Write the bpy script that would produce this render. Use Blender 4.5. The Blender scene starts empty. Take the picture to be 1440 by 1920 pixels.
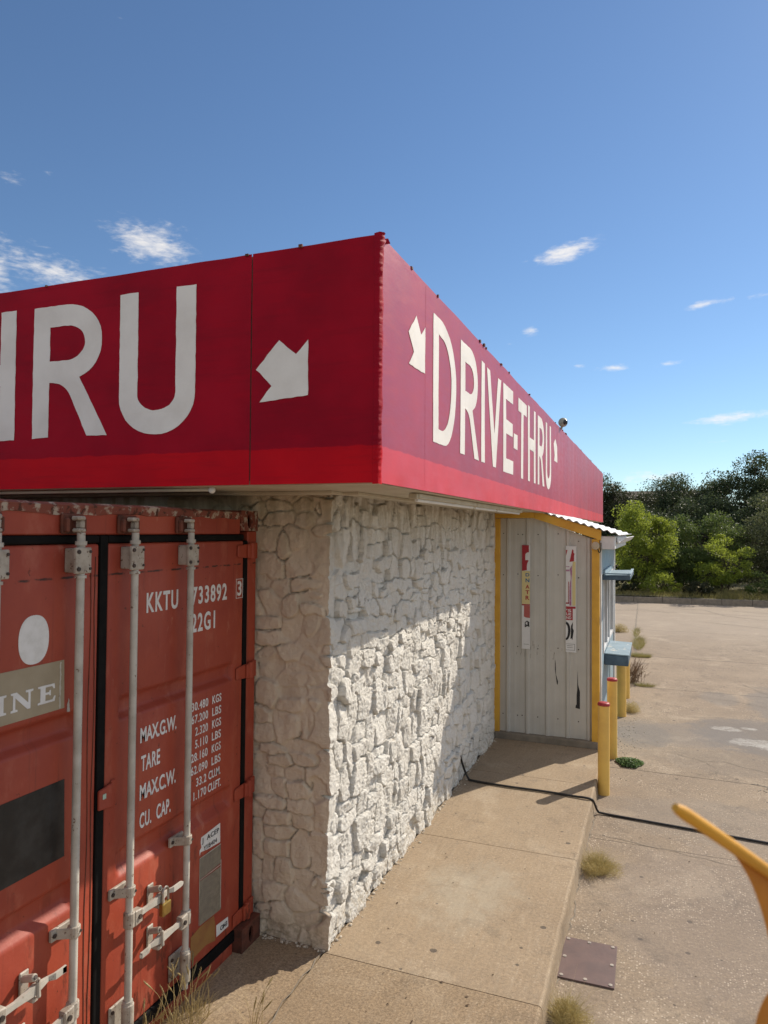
import bpy, bmesh, math, random
import numpy as np
from mathutils import Vector, Matrix
random.seed(7)
RNG = np.random.default_rng(11)
sc = bpy.context.scene
COL = sc.collection

# ------------------------------------------------------------------ camera
cam_d = bpy.data.cameras.new("camera")
cam = bpy.data.objects.new("camera", cam_d)
COL.objects.link(cam)
cam_d.sensor_fit = 'VERTICAL'
cam_d.sensor_height = 36.0
cam_d.sensor_width = 27.0
cam_d.lens = 1321.23 / 1920 * 36.0
cam_d.clip_start = 0.02
cam_d.clip_end = 2000
RX, RY, RZ = CAMROWS = ((0.93233, 0.36152, 0.00776), (-0.00190, 0.02638, -0.99965), (-0.36160, 0.93199, 0.02528))
CPOS = (1.8298, -3.8352, 2.49)
cam.matrix_world = Matrix(((RX[0], -RY[0], -RZ[0], CPOS[0]), (RX[1], -RY[1], -RZ[1], CPOS[1]),
                           (RX[2], -RY[2], -RZ[2], CPOS[2]), (0, 0, 0, 1)))
cam_d.dof.use_dof = True
cam_d.dof.focus_distance = 5.5
cam_d.dof.aperture_fstop = 6.4
sc.camera = cam

# ------------------------------------------------------------------ light
SUN = Vector((0.565, 1.0, 0.887)).normalized()
sd = bpy.data.lights.new("sun", 'SUN')
sd.energy = 4.5
sd.angle = math.radians(0.5)
sd.color = (1.0, 0.91, 0.78)
so = bpy.data.objects.new("sun", sd)
so.rotation_euler = (-SUN).to_track_quat('-Z', 'Y').to_euler()
so.location = (10, 18, 20)
COL.objects.link(so)
sc.view_settings.view_transform = 'Standard'
sc.view_settings.look = 'None'
sc.view_settings.exposure = 0.25
sc.view_settings.gamma = 1.0

# ------------------------------------------------------------------ node helper
class NT:
    def __init__(s, tree):
        s.t = tree; s.n = tree.nodes; s.l = tree.links
    def new(s, typ, **kw):
        n = s.n.new(typ)
        for k, v in kw.items(): setattr(n, k, v)
        return n
    def put(s, sock, v):
        if v is None: return
        if isinstance(v, bpy.types.NodeSocket): s.l.new(v, sock)
        elif isinstance(v, (tuple, list)) and len(v) == 3 and sock.type == 'RGBA': sock.default_value = (*v, 1)
        else: sock.default_value = v
    def math(s, op, a, b=None, c=None, clamp=False):
        n = s.new('ShaderNodeMath', operation=op, use_clamp=clamp)
        for i, v in enumerate((a, b, c)): s.put(n.inputs[i], v)
        return n.outputs[0]
    def vmath(s, op, a, b=None):
        n = s.new('ShaderNodeVectorMath', operation=op)
        s.put(n.inputs[0], a); s.put(n.inputs[1], b)
        return n.outputs['Value'] if op in ('DOT_PRODUCT', 'LENGTH', 'DISTANCE') else n.outputs[0]
    def noise(s, vec, scale, detail=5, rough=.55, dist=0.0):
        n = s.new('ShaderNodeTexNoise')
        s.put(n.inputs['Vector'], vec); n.inputs['Scale'].default_value = scale
        n.inputs['Detail'].default_value = detail; n.inputs['Roughness'].default_value = rough
        n.inputs['Distortion'].default_value = dist
        return n.outputs['Fac']
    def voro(s, vec, scale, feature='F1', out='Distance'):
        n = s.new('ShaderNodeTexVoronoi', feature=feature)
        s.put(n.inputs['Vector'], vec); n.inputs['Scale'].default_value = scale
        return n.outputs[out]
    def step(s, v, a, b):
        n = s.new('ShaderNodeMapRange', interpolation_type='SMOOTHSTEP')
        s.put(n.inputs[0], v); s.put(n.inputs[1], a); s.put(n.inputs[2], b)
        return n.outputs[0]
    def mix(s, f, a, b, mode='MIX'):
        n = s.new('ShaderNodeMix', data_type='RGBA', blend_type=mode)
        s.put(n.inputs[0], f); s.put(n.inputs[6], a); s.put(n.inputs[7], b)
        return n.outputs[2]
    def map(s, vec, scale=(1, 1, 1), loc=(0, 0, 0)):
        n = s.new('ShaderNodeMapping'); s.put(n.inputs['Vector'], vec)
        n.inputs['Scale'].default_value = scale; n.inputs['Location'].default_value = loc
        return n.outputs[0]
    def bump(s, h, strength=.3, dist=.01, normal=None):
        n = s.new('ShaderNodeBump'); s.put(n.inputs['Height'], h)
        n.inputs['Strength'].default_value = strength; n.inputs['Distance'].default_value = dist
        s.put(n.inputs['Normal'], normal)
        return n.outputs[0]
    def sep(s, vec):
        n = s.new('ShaderNodeSeparateXYZ'); s.put(n.inputs[0], vec); return n.outputs

# ------------------------------------------------------------------ sky
W = bpy.data.worlds.new("World"); sc.world = W; W.use_nodes = True
wt = NT(W.node_tree); wt.n.clear()
sky = wt.new('ShaderNodeTexSky', sky_type='NISHITA')
sky.sun_disc = False
sky.sun_elevation = math.asin(SUN.z)
sky.sun_rotation = math.atan2(SUN.x, SUN.y)
sky.altitude = 300; sky.air_density = 1.0; sky.dust_density = 0.15; sky.ozone_density = 2.2
SKYS = 0.094
wd = wt.new('ShaderNodeTexCoord').outputs['Generated']
wob = wt.noise(wd, 9, 4, .6)
# small fair weather clouds: (direction, tangent-right, tangent-up, half sizes, density)
def skydir(px, py):
    a, b = px - 720, py - 960
    v = [RX[i] * a + RY[i] * b + RZ[i] * 1321.23 for i in range(3)]
    return Vector(v).normalized()
CLOUDS = [(285, 455, 95, 46, 1.0, 8), (100, 505, 110, 40, .9, 8), (20, 330, 34, 15, .62, 3), (88, 322, 20, 13, .4, 0), (215, 32, 26, 22, .3, 0),
          (0, 500, 30, 70, .7, 0), (1060, 474, 74, 20, 1.0, -14), (985, 490, 26, 10, .5, -14), (1322, 570, 64, 9, .8, -5), (995, 621, 22, 12, .8, 0),
          (955, 645, 13, 6, .6, 0), (1150, 690, 38, 9, .8, 0), (1085, 687, 20, 7, .6, 0), (1262, 680, 40, 6, .6, -4),
          (1362, 784, 88, 12, 1.0, -4), (1215, 895, 75, 16, .75, -3), (1420, 555, 60, 9, .35, -3), (1330, 830, 60, 7, .3, 0)]
dens = None
for (px, py, w, h, k, tilt) in CLOUDS:
    c = skydir(px, py)
    t1 = c.cross(Vector((0, 0, 1))).normalized(); t2 = t1.cross(c).normalized()
    ca, sa = math.cos(math.radians(-tilt)), math.sin(math.radians(-tilt))
    u = (t1 * ca + t2 * sa) / (w / 1321.0); v = (t2 * ca - t1 * sa) / (h / 1321.0)
    uu = wt.vmath('DOT_PRODUCT', wd, tuple(u)); vv = wt.vmath('DOT_PRODUCT', wd, tuple(v))
    r = wt.math('SQRT', wt.math('ADD', wt.math('MULTIPLY', uu, uu), wt.math('MULTIPLY', vv, vv)))
    f = wt.math('MULTIPLY', wt.math('SUBTRACT', 1.25, r), k, clamp=True)
    f = wt.math('MULTIPLY', f, wt.math('GREATER_THAN', wt.vmath('DOT_PRODUCT', wd, tuple(c)), 0.0))
    dens = f if dens is None else wt.math('MAXIMUM', dens, f)
stretch = wt.map(wd, (1, 1, 2.6))
cn = wt.noise(stretch, 22, 9, .62, .35)
cn2 = wt.noise(wt.map(wd, (1, 1, 3.5)), 70, 6, .6)
cn = wt.math('ADD', wt.math('MULTIPLY', cn, .60), wt.math('MULTIPLY', cn2, .40))
cl = wt.math('SUBTRACT', wt.math('ADD', wt.math('MULTIPLY', dens, .50), wt.math('MULTIPLY', cn, 1.25)), .83)
cl = wt.step(cl, 0.0, .52)
cl = wt.math('MULTIPLY', cl, .86)
# broken cloud added in the unseen sky behind the camera to lift the shade
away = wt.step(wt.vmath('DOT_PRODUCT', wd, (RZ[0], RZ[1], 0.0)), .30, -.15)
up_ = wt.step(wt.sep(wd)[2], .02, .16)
fill_cloud = wt.math('MULTIPLY', wt.step(wt.noise(wt.map(wd, (1, 1, 1.5)), 3.4, 8, .6, .3), .40, .58), wt.math('MULTIPLY', away, up_))
cl = wt.math('MAXIMUM', cl, wt.math('MULTIPLY', fill_cloud, .9))
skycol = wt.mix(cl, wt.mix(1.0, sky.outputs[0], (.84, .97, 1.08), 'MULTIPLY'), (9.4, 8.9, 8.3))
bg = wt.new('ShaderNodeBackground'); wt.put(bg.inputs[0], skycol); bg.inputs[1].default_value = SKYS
wo = wt.new('ShaderNodeOutputWorld'); wt.l.new(bg.outputs[0], wo.inputs[0])

# ------------------------------------------------------------------ materials
MATS = {}
def base_mat(name):
    m = bpy.data.materials.new(name); m.use_nodes = True
    t = NT(m.node_tree); p = t.n['Principled BSDF']
    pos = t.new('ShaderNodeTexCoord').outputs['Object']
    MATS[name] = m
    return m, t, p, pos
def simple(name, col, col2=None, rough=.6, scale=6, spec=.4, metal=0, bump=.0, bscale=90, specks=None, sthr=.68, sscale=30, lo=.35, hi=.7):
    m, t, p, pos = base_mat(name)
    c = col if col2 is None else t.mix(t.step(t.noise(pos, scale, 7, .6), lo, hi), col, col2)
    if specks is not None:
        sp = t.step(t.noise(pos, sscale, 6, .65), sthr, sthr + .05)
        c = t.mix(sp, c, specks)
    t.put(p.inputs['Base Color'], c)
    rr = t.math('MULTIPLY_ADD', t.noise(pos, scale * 2.3, 4), .25, rough - .12)
    t.put(p.inputs['Roughness'], rr)
    p.inputs['Specular IOR Level'].default_value = spec; p.inputs['Metallic'].default_value = metal
    if bump: t.put(p.inputs['Normal'], t.bump(t.noise(pos, bscale, 5), bump, .004))
    return m

def stone_mat(name, ca, cb, bs):
    m, t, p, pos = base_mat(name)
    x, y, z = t.sep(pos)
    n1 = t.noise(pos, 3.0, 6, .6); n2 = t.noise(pos, 28, 5, .6)
    c = t.mix(t.step(n1, .3, .75), ca, cb)
    # bare tan stone where paint has worn away
    c = t.mix(t.math('MULTIPLY', t.step(t.noise(pos, 11, 7, .7), .63, .72), .55), c, (.50, .40, .28))
    # grey specks of dirt
    c = t.mix(t.math('MULTIPLY', t.step(t.noise(pos, 60, 4, .7), .66, .72), .5), c, (.30, .27, .22))
    # brown drip stains under the soffit
    str_ = t.noise(t.map(pos, (7, 7, .9)), 1.6, 7, .65)
    g = t.math('MULTIPLY', t.step(z, 2.0, 2.75), t.step(str_, .38, .62))
    c = t.mix(t.math('MULTIPLY', g, .62), c, (.36, .28, .17))
    # soil splash along the foot of the wall
    f = t.math('MULTIPLY', t.step(z, .26, .02), t.step(n2, .42, .62))
    c = t.mix(t.math('MULTIPLY', f, .6), c, (.42, .33, .21))
    t.put(p.inputs['Base Color'], c)
    p.inputs['Roughness'].default_value = .85; p.inputs['Specular IOR Level'].default_value = .2
    h = t.math('ADD', t.math('MULTIPLY', t.noise(pos, 70, 6, .7), 1.0), t.math('MULTIPLY', t.noise(pos, 190, 4, .7), .6))
    t.put(p.inputs['Normal'], t.bump(h, bs, .016))
    return m

def fascia_mat(side):  # one red paint, its sunlit glare and its shade put into two colours
    m, t, p, pos = base_mat('red_fascia_paint_' + side)
    x, y, z = t.sep(pos)
    n = t.noise(pos, 2.2, 5, .55); n2 = t.noise(t.map(pos, (1, 1, 4)), 5, 6, .6)
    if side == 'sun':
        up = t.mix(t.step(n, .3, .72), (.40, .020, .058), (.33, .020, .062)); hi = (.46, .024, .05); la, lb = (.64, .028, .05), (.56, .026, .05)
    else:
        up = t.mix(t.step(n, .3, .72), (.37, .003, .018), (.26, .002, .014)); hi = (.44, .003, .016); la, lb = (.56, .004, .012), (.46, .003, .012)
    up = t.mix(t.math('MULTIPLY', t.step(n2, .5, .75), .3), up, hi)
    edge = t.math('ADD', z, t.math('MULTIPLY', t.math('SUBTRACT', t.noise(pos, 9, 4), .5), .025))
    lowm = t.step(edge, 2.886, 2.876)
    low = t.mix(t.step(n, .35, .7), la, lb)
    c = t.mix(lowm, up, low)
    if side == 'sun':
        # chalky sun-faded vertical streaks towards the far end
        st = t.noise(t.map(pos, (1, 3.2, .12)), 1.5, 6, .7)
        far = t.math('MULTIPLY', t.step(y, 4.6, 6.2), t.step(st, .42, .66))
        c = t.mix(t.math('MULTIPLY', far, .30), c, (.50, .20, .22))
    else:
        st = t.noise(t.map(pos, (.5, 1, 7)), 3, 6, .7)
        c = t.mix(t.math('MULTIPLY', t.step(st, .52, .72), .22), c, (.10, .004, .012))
    # chips
    c = t.mix(t.step(t.noise(pos, 24, 7, .7), .755, .78), c, (.09, .02, .03))
    t.put(p.inputs['Base Color'], c)
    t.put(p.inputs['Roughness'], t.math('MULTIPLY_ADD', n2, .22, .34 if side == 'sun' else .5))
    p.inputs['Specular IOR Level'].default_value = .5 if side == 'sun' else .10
    t.put(p.inputs['Normal'], t.bump(t.noise(t.map(pos, (1, 1, 3)), 26, 5), .12, .004))
    return m

def container_mat():
    m, t, p, pos = base_mat('container_red_paint')
    x, y, z = t.sep(pos)
    n = t.noise(pos, 2.0, 6, .6)
    c = t.mix(t.step(n, .3, .7), (.365, .064, .031), (.29, .044, .024))
    c = t.mix(t.math('MULTIPLY', t.step(t.noise(t.map(pos, (1, 1.4, .7)), 5, 6, .65), .52, .72), .55), c, (.43, .125, .075))
    # vertical rub marks and scratches
    sc_ = t.noise(t.map(pos, (1, 26, 1.2)), 2.0, 5, .7)
    c = t.mix(t.math('MULTIPLY', t.step(sc_, .64, .72), .6), c, (.19, .030, .020))
    # rust freckles
    r1 = t.step(t.noise(pos, 24, 7, .72), .635, .68)
    c = t.mix(t.math('MULTIPLY', r1, .85), c, (.060, .018, .010))
    run = t.noise(t.map(pos, (1, 17, .55)), 1.7, 6, .68)
    c = t.mix(t.math('MULTIPLY', t.step(run, .57, .70), .5), c, (.13, .030, .018))
    pale = t.noise(t.map(pos, (1, 2.2, .8)), 4.4, 8, .74, .6)
    c = t.mix(t.math('MULTIPLY', t.step(pale, .60, .70), .45), c, (.50, .21, .14))
    r2 = t.math('MULTIPLY', t.step(t.noise(t.map(pos, (1, 1, .35)), 11, 8, .72), .555, .64), t.step(z, 1.5, .1))
    c = t.mix(t.math('MULTIPLY', r2, .75), c, (.075, .020, .012))
    # rusty weld seam below the top brackets
    seam = t.math('ABSOLUTE', t.math('SUBTRACT', t.math('ADD', z, t.math('MULTIPLY', t.noise(pos, 20, 4), .012)), 2.283))
    sm = t.math('MULTIPLY', t.step(seam, .007, .002), t.step(t.noise(pos, 14, 5), .42, .55))
    c = t.mix(sm, c, (.05, .016, .010))
    t.put(p.inputs['Base Color'], c)
    t.put(p.inputs['Roughness'], t.math('MULTIPLY_ADD', n, .3, .38))
    p.inputs['Specular IOR Level'].default_value = .4
    h = t.math('ADD', t.noise(pos, 5, 3), t.math('MULTIPLY', t.noise(pos, 90, 4), .12))
    t.put(p.inputs['Normal'], t.bump(h, .22, .02))
    return m

def concrete_mat(name, ca, cb, cstain, rough_agg=1.0):
    m, t, p, pos = base_mat(name)
    x, y, z = t.sep(pos)
    n = t.noise(pos, .9, 7, .62); n2 = t.noise(pos, 7, 6, .65); fine = t.noise(pos, 130, 4, .75)
    c = t.mix(t.step(n, .3, .7), ca, cb)
    c = t.mix(t.math('MULTIPLY', t.step(n2, .45, .72), .35), c, cstain)
    c = t.mix(t.math('MULTIPLY', t.step(t.noise(pos, 2.6, 8, .7), .53, .68), .5), c, tuple(v * .72 for v in cstain))
    c = t.mix(t.math('MULTIPLY', t.step(t.noise(t.map(pos, (1, 1, 1), (7, 3, 0)), 1.3, 9, .72, .4), .52, .66), .35), c, (.47, .40, .31))
    c = t.mix(t.math('MULTIPLY', t.step(t.noise(t.map(pos, (1, 1, 1), (17, 9, 0)), 11, 5, .7), .66, .72), .4), c, tuple(v * .55 for v in cstain))
    # exposed aggregate, pale and dark grains
    v = t.voro(pos, 66, out='Color'); vd = t.voro(pos, 66)
    gs = t.sep(v)[0]
    pale = t.math('MULTIPLY', t.step(gs, .70, .76), t.step(vd, .50, .25))
    dark = t.math('MULTIPLY', t.step(gs, .24, .18), t.step(vd, .50, .25))
    ag = t.math('MULTIPLY', t.step(t.noise(pos, 3, 4), .34, .66), .62 * rough_agg)
    c = t.mix(t.math('MULTIPLY', pale, ag), c, (.66, .58, .48))
    c = t.mix(t.math('MULTIPLY', dark, ag), c, (.17, .13, .10))
    med = t.noise(pos, 46, 5, .8)
    c = t.mix(.45, c, t.mix(t.step(med, .32, .68), (.30, .29, .28), (.72, .70, .67)), 'OVERLAY')
    c = t.mix(.4, c, t.mix(fine, (.10, .09, .08), (.98, .93, .86)), 'OVERLAY')
    # old gum spots
    vg = t.new('ShaderNodeTexVoronoi', voronoi_dimensions='2D'); t.put(vg.inputs['Vector'], pos); vg.inputs['Scale'].default_value = 3.4; g = vg.outputs['Color']; gd = vg.outputs['Distance']
    gr = t.math('MULTIPLY', t.math('POWER', t.sep(g)[0], 2.0), .060)
    gum = t.math('MULTIPLY', t.step(t.math('ADD', gd, t.math('MULTIPLY', t.noise(pos, 40, 3), .03)), t.math('ADD', gr, .034), t.math('ADD', gr, .020)), t.step(t.sep(g)[1], .42, .44))
    c = t.mix(t.math('MULTIPLY', gum, .75), c, (.06, .05, .045))
    hh = t.math('ADD', t.math('MULTIPLY', fine, .6), t.math('MULTIPLY', t.noise(pos, 38, 5, .7), .7))
    return m, t, p, pos, c, hh
def finish(t, p, c, hh, bs=.45, bd=.006, rough=.85):
    t.put(p.inputs['Base Color'], c); p.inputs['Roughness'].default_value = rough
    p.inputs['Specular IOR Level'].default_value = .25
    t.put(p.inputs['Normal'], t.bump(hh, bs, bd))

m_walk, t, p, pos, c, hh = concrete_mat('sidewalk_concrete', (.335, .262, .182), (.277, .214, .148), (.228, .182, .134), .4)
x, y, z = t.sep(pos)
br = t.noise(t.map(pos, (26, 1.3, 1)), 2.2, 5, .7)
c = t.mix(t.math('MULTIPLY', t.step(br, .45, .75), .22), c, (.47, .40, .31))
# grey worn patch on the middle slab
d = t.math('ADD', t.math('POWER', t.math('DIVIDE', t.math('SUBTRACT', x, .62), .42), 2), t.math('POWER', t.math('DIVIDE', t.math('SUBTRACT', y, .95), .62), 2))
d = t.math('ADD', d, t.math('MULTIPLY', t.noise(t.map(pos, (2.2, 1, 1)), 3.2, 8, .75, .5), 3.0))
c = t.mix(t.math('MULTIPLY', t.step(d, 2.5, 1.2), .42), c, (.42, .38, .30))
# the nearest slabs are coarser and darker
near = t.step(y, -.02, -.04)
c = t.mix(t.math('MULTIPLY', near, .22), c, (0.187, 0.1318, 0.0765))
c = t.mix(t.math('MULTIPLY', near, .6), c, t.mix(t.step(t.noise(pos, 70, 4, .8), .35, .65), (.32, .30, .28), (.70, .68, .64)), 'OVERLAY')
finish(t, p, c, hh, .5, .005)

m_lot, t, p, pos, c, hh = concrete_mat('lot_concrete', (.292, .236, .176), (.238, .190, .143), (.184, .152, .122), 1.0)
x, y, z = t.sep(pos)
def ell(t, x, y, cx, cy, rx, ry, nz, k=1.1):
    a = t.math('ADD', t.math('POWER', t.math('DIVIDE', t.math('SUBTRACT', x, cx), rx), 2), t.math('POWER', t.math('DIVIDE', t.math('SUBTRACT', y, cy), ry), 2))
    return t.step(t.math('ADD', a, t.math('MULTIPLY', t.math('SUBTRACT', nz, .5), k * 2.2)), 1.25, .45)
wn = t.noise(pos, 3.2, 7, .68)
for (cx, cy, rx, ry, k, col) in ((3.1, 6.5, .85, .95, .62, (.15, .14, .135)), (2.0, 6.2, 1.2, .6, .42, (.19, .175, .165)), (2.75, 8.6, .32, .5, .5, (.18, .165, .15)),
                                 (3.6, 8.3, .5, 1.5, .5, (.17, .16, .15)), (2.7, 5.2, 1.0, .5, .3, (.20, .17, .14)), (1.65, 6.0, .35, .6, .35, (.17, .16, .15)),
                                 (2.3, 3.3, .9, .6, .25, (.22, .2, .18)), (2.2, 1.6, .7, 1.2, .22, (.24, .205, .19)), (3.0, -.6, 1.2, 1.2, .2, (.24, .21, .19))):
    c = t.mix(t.math('MULTIPLY', ell(t, x, y, cx, cy, rx, ry, wn), k), c, col)
wn2 = t.noise(t.map(pos, (1.2, 1, 1)), 5.5, 5, .62)
for (cx, cy, rx, ry) in ((3.02, 6.15, .36, .17), (2.68, 6.75, .2, .12), (2.98, 6.85, .10, .07), (3.3, 6.0, .3, .2)):
    c = t.mix(t.math('MULTIPLY', ell(t, x, y, cx, cy, rx, ry, t.math('ADD', t.math('MULTIPLY', wn2, .55), t.math('MULTIPLY', t.noise(t.map(pos, (1, 3, 1)), 26, 5, .75), .45)), 2.6), t.math('MULTIPLY', t.step(t.noise(t.map(pos, (2.2, 9, 1)), 5, 6, .75, .6), .36, .60), .62)), c, (.52, .50, .46))
# lighter, greyer driving lane far off
c = t.mix(t.math('MULTIPLY', t.step(y, 13, 18), .45), c, (.40, .33, .26))
# joints between slabs
wob_ = t.math('MULTIPLY', t.math('SUBTRACT', t.noise(pos, 2.5, 5, .6), .5), .05)
for (yy, w, x0, x1) in ((4.52, .006, 1.2, 9), (9.0, .007, 1.2, 9), (12.2, .010, 1.2, 9), (16.5, .008, -20, 30), (2.55, .003, 1.2, 3.2), (21.3, .012, -20, 30)):
    dd = t.math('ABSOLUTE', t.math('SUBTRACT', t.math('ADD', y, wob_), yy))
    c = t.mix(t.math('MULTIPLY', t.step(dd, w * 1.6, w * .5), t.step(x, x0, x0 + .02)), c, (.055, .042, .03))
finish(t, p, c, hh, .6, .007)

m_ground = simple('dry_ground', (.22, .18, .09), (.12, .12, .05), rough=.95, scale=1.5, bump=.5, bscale=20)
m_stone = stone_mat('white_painted_stone', (.87, .835, .765), (.80, .755, .675), .9); m_stonel = stone_mat('bounce_tinted_stone', (.78, .655, .51), (.70, .575, .435), .8)  # front wall's cream tone mostly stands for warm bounce light
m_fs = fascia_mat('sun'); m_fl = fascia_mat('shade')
m_letter = simple('letter_white_paint', (.80, .765, .715), (.71, .67, .62), rough=.6, scale=4, bump=.15, bscale=60, specks=(.35, .1, .1), sthr=.76, sscale=25)
m_cont = container_mat()
m_rust = simple('rusty_steel', (.16, .05, .03), (.07, .03, .02), rough=.8, scale=14, bump=.4, bscale=60)
m_rubber = simple('black_rubber', (.005, .005, .005), (.009, .008, .008), rough=.7, scale=10, bump=.2, spec=.12)
m_bar = simple('dirty_white_bar', (.52, .49, .43), (.36, .33, .28), rough=.5, scale=7, specks=(.14, .07, .04), sthr=.63, sscale=40, bump=.15)
m_bracket = simple('dirty_white_bracket', (.44, .395, .33), (.26, .215, .17), rough=.55, scale=12, specks=(.10, .05, .03), sthr=.60, sscale=55, bump=.25)
m_bolt = simple('dark_bolt', (.035, .028, .025), (.07, .045, .035), rough=.6, scale=40)
m_cast = simple('worn_casting', (.20, .055, .035), (.40, .33, .26), rough=.75, scale=16, specks=(.07, .025, .015), sthr=.55, sscale=24, bump=.5, lo=.5, hi=.6)
m_marking = simple('marking_white', (.72, .71, .69), (.62, .60, .58), rough=.6, scale=12)
m_tan = simple('tan_decal', (.36, .30, .205), (.31, .255, .17), rough=.6, scale=6, specks=(.6, .55, .45), sthr=.72, sscale=26)
m_black = simple('black_decal', (.008, .008, .009), (.028, .028, .028), rough=.42, scale=9, bump=.2, bscale=22)
m_plate = simple('data_plate', (.23, .20, .15), (.17, .145, .11), rough=.5, scale=30)
m_ypatch = simple('ochre_patch', (.30, .155, .045), (.25, .10, .035), rough=.6, scale=9)
m_sticker = simple('white_sticker', (.74, .73, .71), (.64, .63, .60), rough=.5, scale=20)
m_ink = simple('black_ink', (.02, .02, .022), rough=.6)
m_brass = simple('brass', (.42, .29, .09), (.30, .20, .07), rough=.38, scale=30, metal=.9)
m_steel = simple('steel_shackle', (.40, .37, .34), (.25, .22, .2), rough=.4, scale=30, metal=.9)
m_green = simple('green_seal', (.38, .52, .42), rough=.5)
m_soffit = simple('soffit_cream', (0.54, 0.495, 0.396), (0.45, 0.396, 0.297), rough=.7, scale=5, specks=(.2, .14, .08), sthr=.68, sscale=18)
m_yellow = simple('post_yellow_paint', (0.736, 0.414, 0.0552), (0.6256, 0.3312, 0.0414), rough=.55, scale=5, specks=(.72, .62, .42), sthr=.70, sscale=9, bump=.15)
m_bollard = simple('bollard_yellow_paint', (.82, .52, .12), (.72, .44, .11), rough=.5, scale=5, specks=(.16, .10, .05), sthr=.74, sscale=22, bump=.12)
m_redcap = simple('red_cap_paint', (.42, .03, .035), (.30, .025, .03), rough=.5, scale=20, specks=(.05, .03, .02), sthr=.66, sscale=30)
m_siding = simple('grey_metal_siding', (0.5418, 0.516, 0.4644), (0.4902, 0.4644, 0.4128), rough=.45, scale=3, spec=.5, specks=(.25, .2, .15), sthr=.775, sscale=16)
m_roofsheet = simple('white_corrugated_sheet', (.70, .70, .70), (.58, .58, .57), rough=.4, scale=8)
m_curb = simple('enclosure_kerb_concrete', (.26, .22, .17), (.19, .16, .125), rough=.9, scale=9, bump=.5, bscale=60)
m_blue = simple('faded_blue_paint', (.29, .385, .44), (.22, .31, .375), rough=.55, scale=8, specks=(.66, .62, .54), sthr=.68, sscale=16)
m_bluedark = simple('dark_blue_paint', (.085, .135, .18), (.055, .09, .13), rough=.55, scale=10)
m_shelf = simple('worn_blue_shelf', (.27, .36, .41), (.20, .275, .32), rough=.55, scale=9, specks=(.66, .60, .50), sthr=.60, sscale=12)
m_white = simple('white_trim', (.72, .72, .72), (.62, .62, .62), rough=.5, scale=9)
m_glass = simple('dark_window_glass', (.010, .012, .014), rough=.15, spec=.6)
m_boxp = simple('beige_plastic', (.55, .46, .32), (.48, .40, .28), rough=.5, scale=20)
m_cable = simple('black_cable', (.014, .013, .012), (.03, .027, .024), rough=.5, scale=14)
m_rplate = simple('brown_steel_plate', (.155, .098, .085), (.115, .075, .068), rough=.5, scale=7, bump=.2, bscale=50, specks=(.22, .15, .11), sthr=.68, sscale=14)
m_boltlight = simple('pale_bolt', (.45, .40, .34), (.3, .26, .22), rough=.5, scale=30)
m_orange = simple('yellow_bracket_paint', (.70, .34, .03), (.58, .27, .025), rough=.5, scale=11, spec=.4, specks=(.16, .10, .06), sthr=.70, sscale=60, bump=.15)
m_orange_shade = simple('shaded_bracket_yellow', (.56, .20, .008), (.44, .15, .006), rough=.5, scale=11, specks=(.14, .07, .03), sthr=.70, sscale=50, bump=.15)  # web: same yellow as the rim, its shade put into the colour
m_red = simple('poster_red', (.36, .02, .03), rough=.5); m_pyel = simple('poster_yellow', (.66, .55, .26), rough=.5)
m_pwhite = simple('poster_white', (.72, .71, .69), (.66, .65, .63), rough=.5); m_pblue = simple('poster_blue', (.04, .14, .28), rough=.5)
m_ppurple = simple('poster_purple', (.36, .13, .24), (.48, .26, .36), rough=.5, scale=30); m_psalmon = simple('poster_faded_red', (.42, .10, .085), rough=.5)
m_camw = simple('camera_housing', (.34, .33, .27), (.24, .23, .19), rough=.5, scale=30)
m_hwall = simple('house_wall', (.30, .25, .2), rough=.9); m_hroof = simple('house_roof', (.10, .075, .055), rough=.9, scale=2)
m_pebble = simple('pebbles', (.60, .53, .43), (.40, .33, .25), rough=.95, scale=40)
m_bark = simple('bark', (.075, .055, .04), (.045, .035, .026), rough=.95, scale=12, bump=.6, bscale=30)
def leaf_mat(name, a, b, trans=.35, tcol=None):
    m, t, p, pos = base_mat(name)
    c = t.mix(t.step(t.noise(pos, 2.2, 4, .6), .32, .68), a, b)
    c = t.mix(.5, c, t.mix(t.noise(pos, 19, 2), (.25, .25, .25), (.8, .8, .8)), 'OVERLAY')
    t.put(p.inputs['Base Color'], c); p.inputs['Roughness'].default_value = .55; p.inputs['Specular IOR Level'].default_value = .3
    tr = t.new('ShaderNodeBsdfTranslucent')
    t.put(tr.inputs[0], t.mix(.5, c, tcol or tuple(min(1, v * 1.8) for v in a)))
    mx = t.new('ShaderNodeMixShader'); mx.inputs[0].default_value = trans
    t.l.new(p.outputs[0], mx.inputs[1]); t.l.new(tr.outputs[0], mx.inputs[2])
    t.l.new(mx.outputs[0], t.n['Material Output'].inputs[0])
    return m
m_leaf_bright = leaf_mat('bright_leaves', (.20, .25, .036), (.13, .175, .03), .5, (.46, .52, .06))
m_leaf_mid = leaf_mat('mid_leaves', (.10, .14, .042), (.065, .10, .032), .4, (.22, .28, .06))
m_leaf_grey = leaf_mat('grey_green_leaves', (.11, .12, .055), (.07, .082, .04), .35, (.2, .22, .09))
m_leaf_dark = leaf_mat('dark_leaves', (.072, .096, .042), (.048, .068, .032), .3, (.12, .15, .06))
m_leaf_olive = leaf_mat('olive_leaves', (.045, .050, .022), (.03, .036, .017), .25, (.08, .085, .03))
m_leaf_weed = leaf_mat('weed_leaves', (.17, .25, .09), (.11, .18, .065), .4, (.2, .3, .09))
m_dry = leaf_mat('dry_grass', (.44, .34, .16), (.33, .25, .11), .3, (.5, .4, .2))
m_drygreen = leaf_mat('dry_green_grass', (.22, .20, .07), (.33, .27, .11), .35, (.35, .34, .1))
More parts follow.
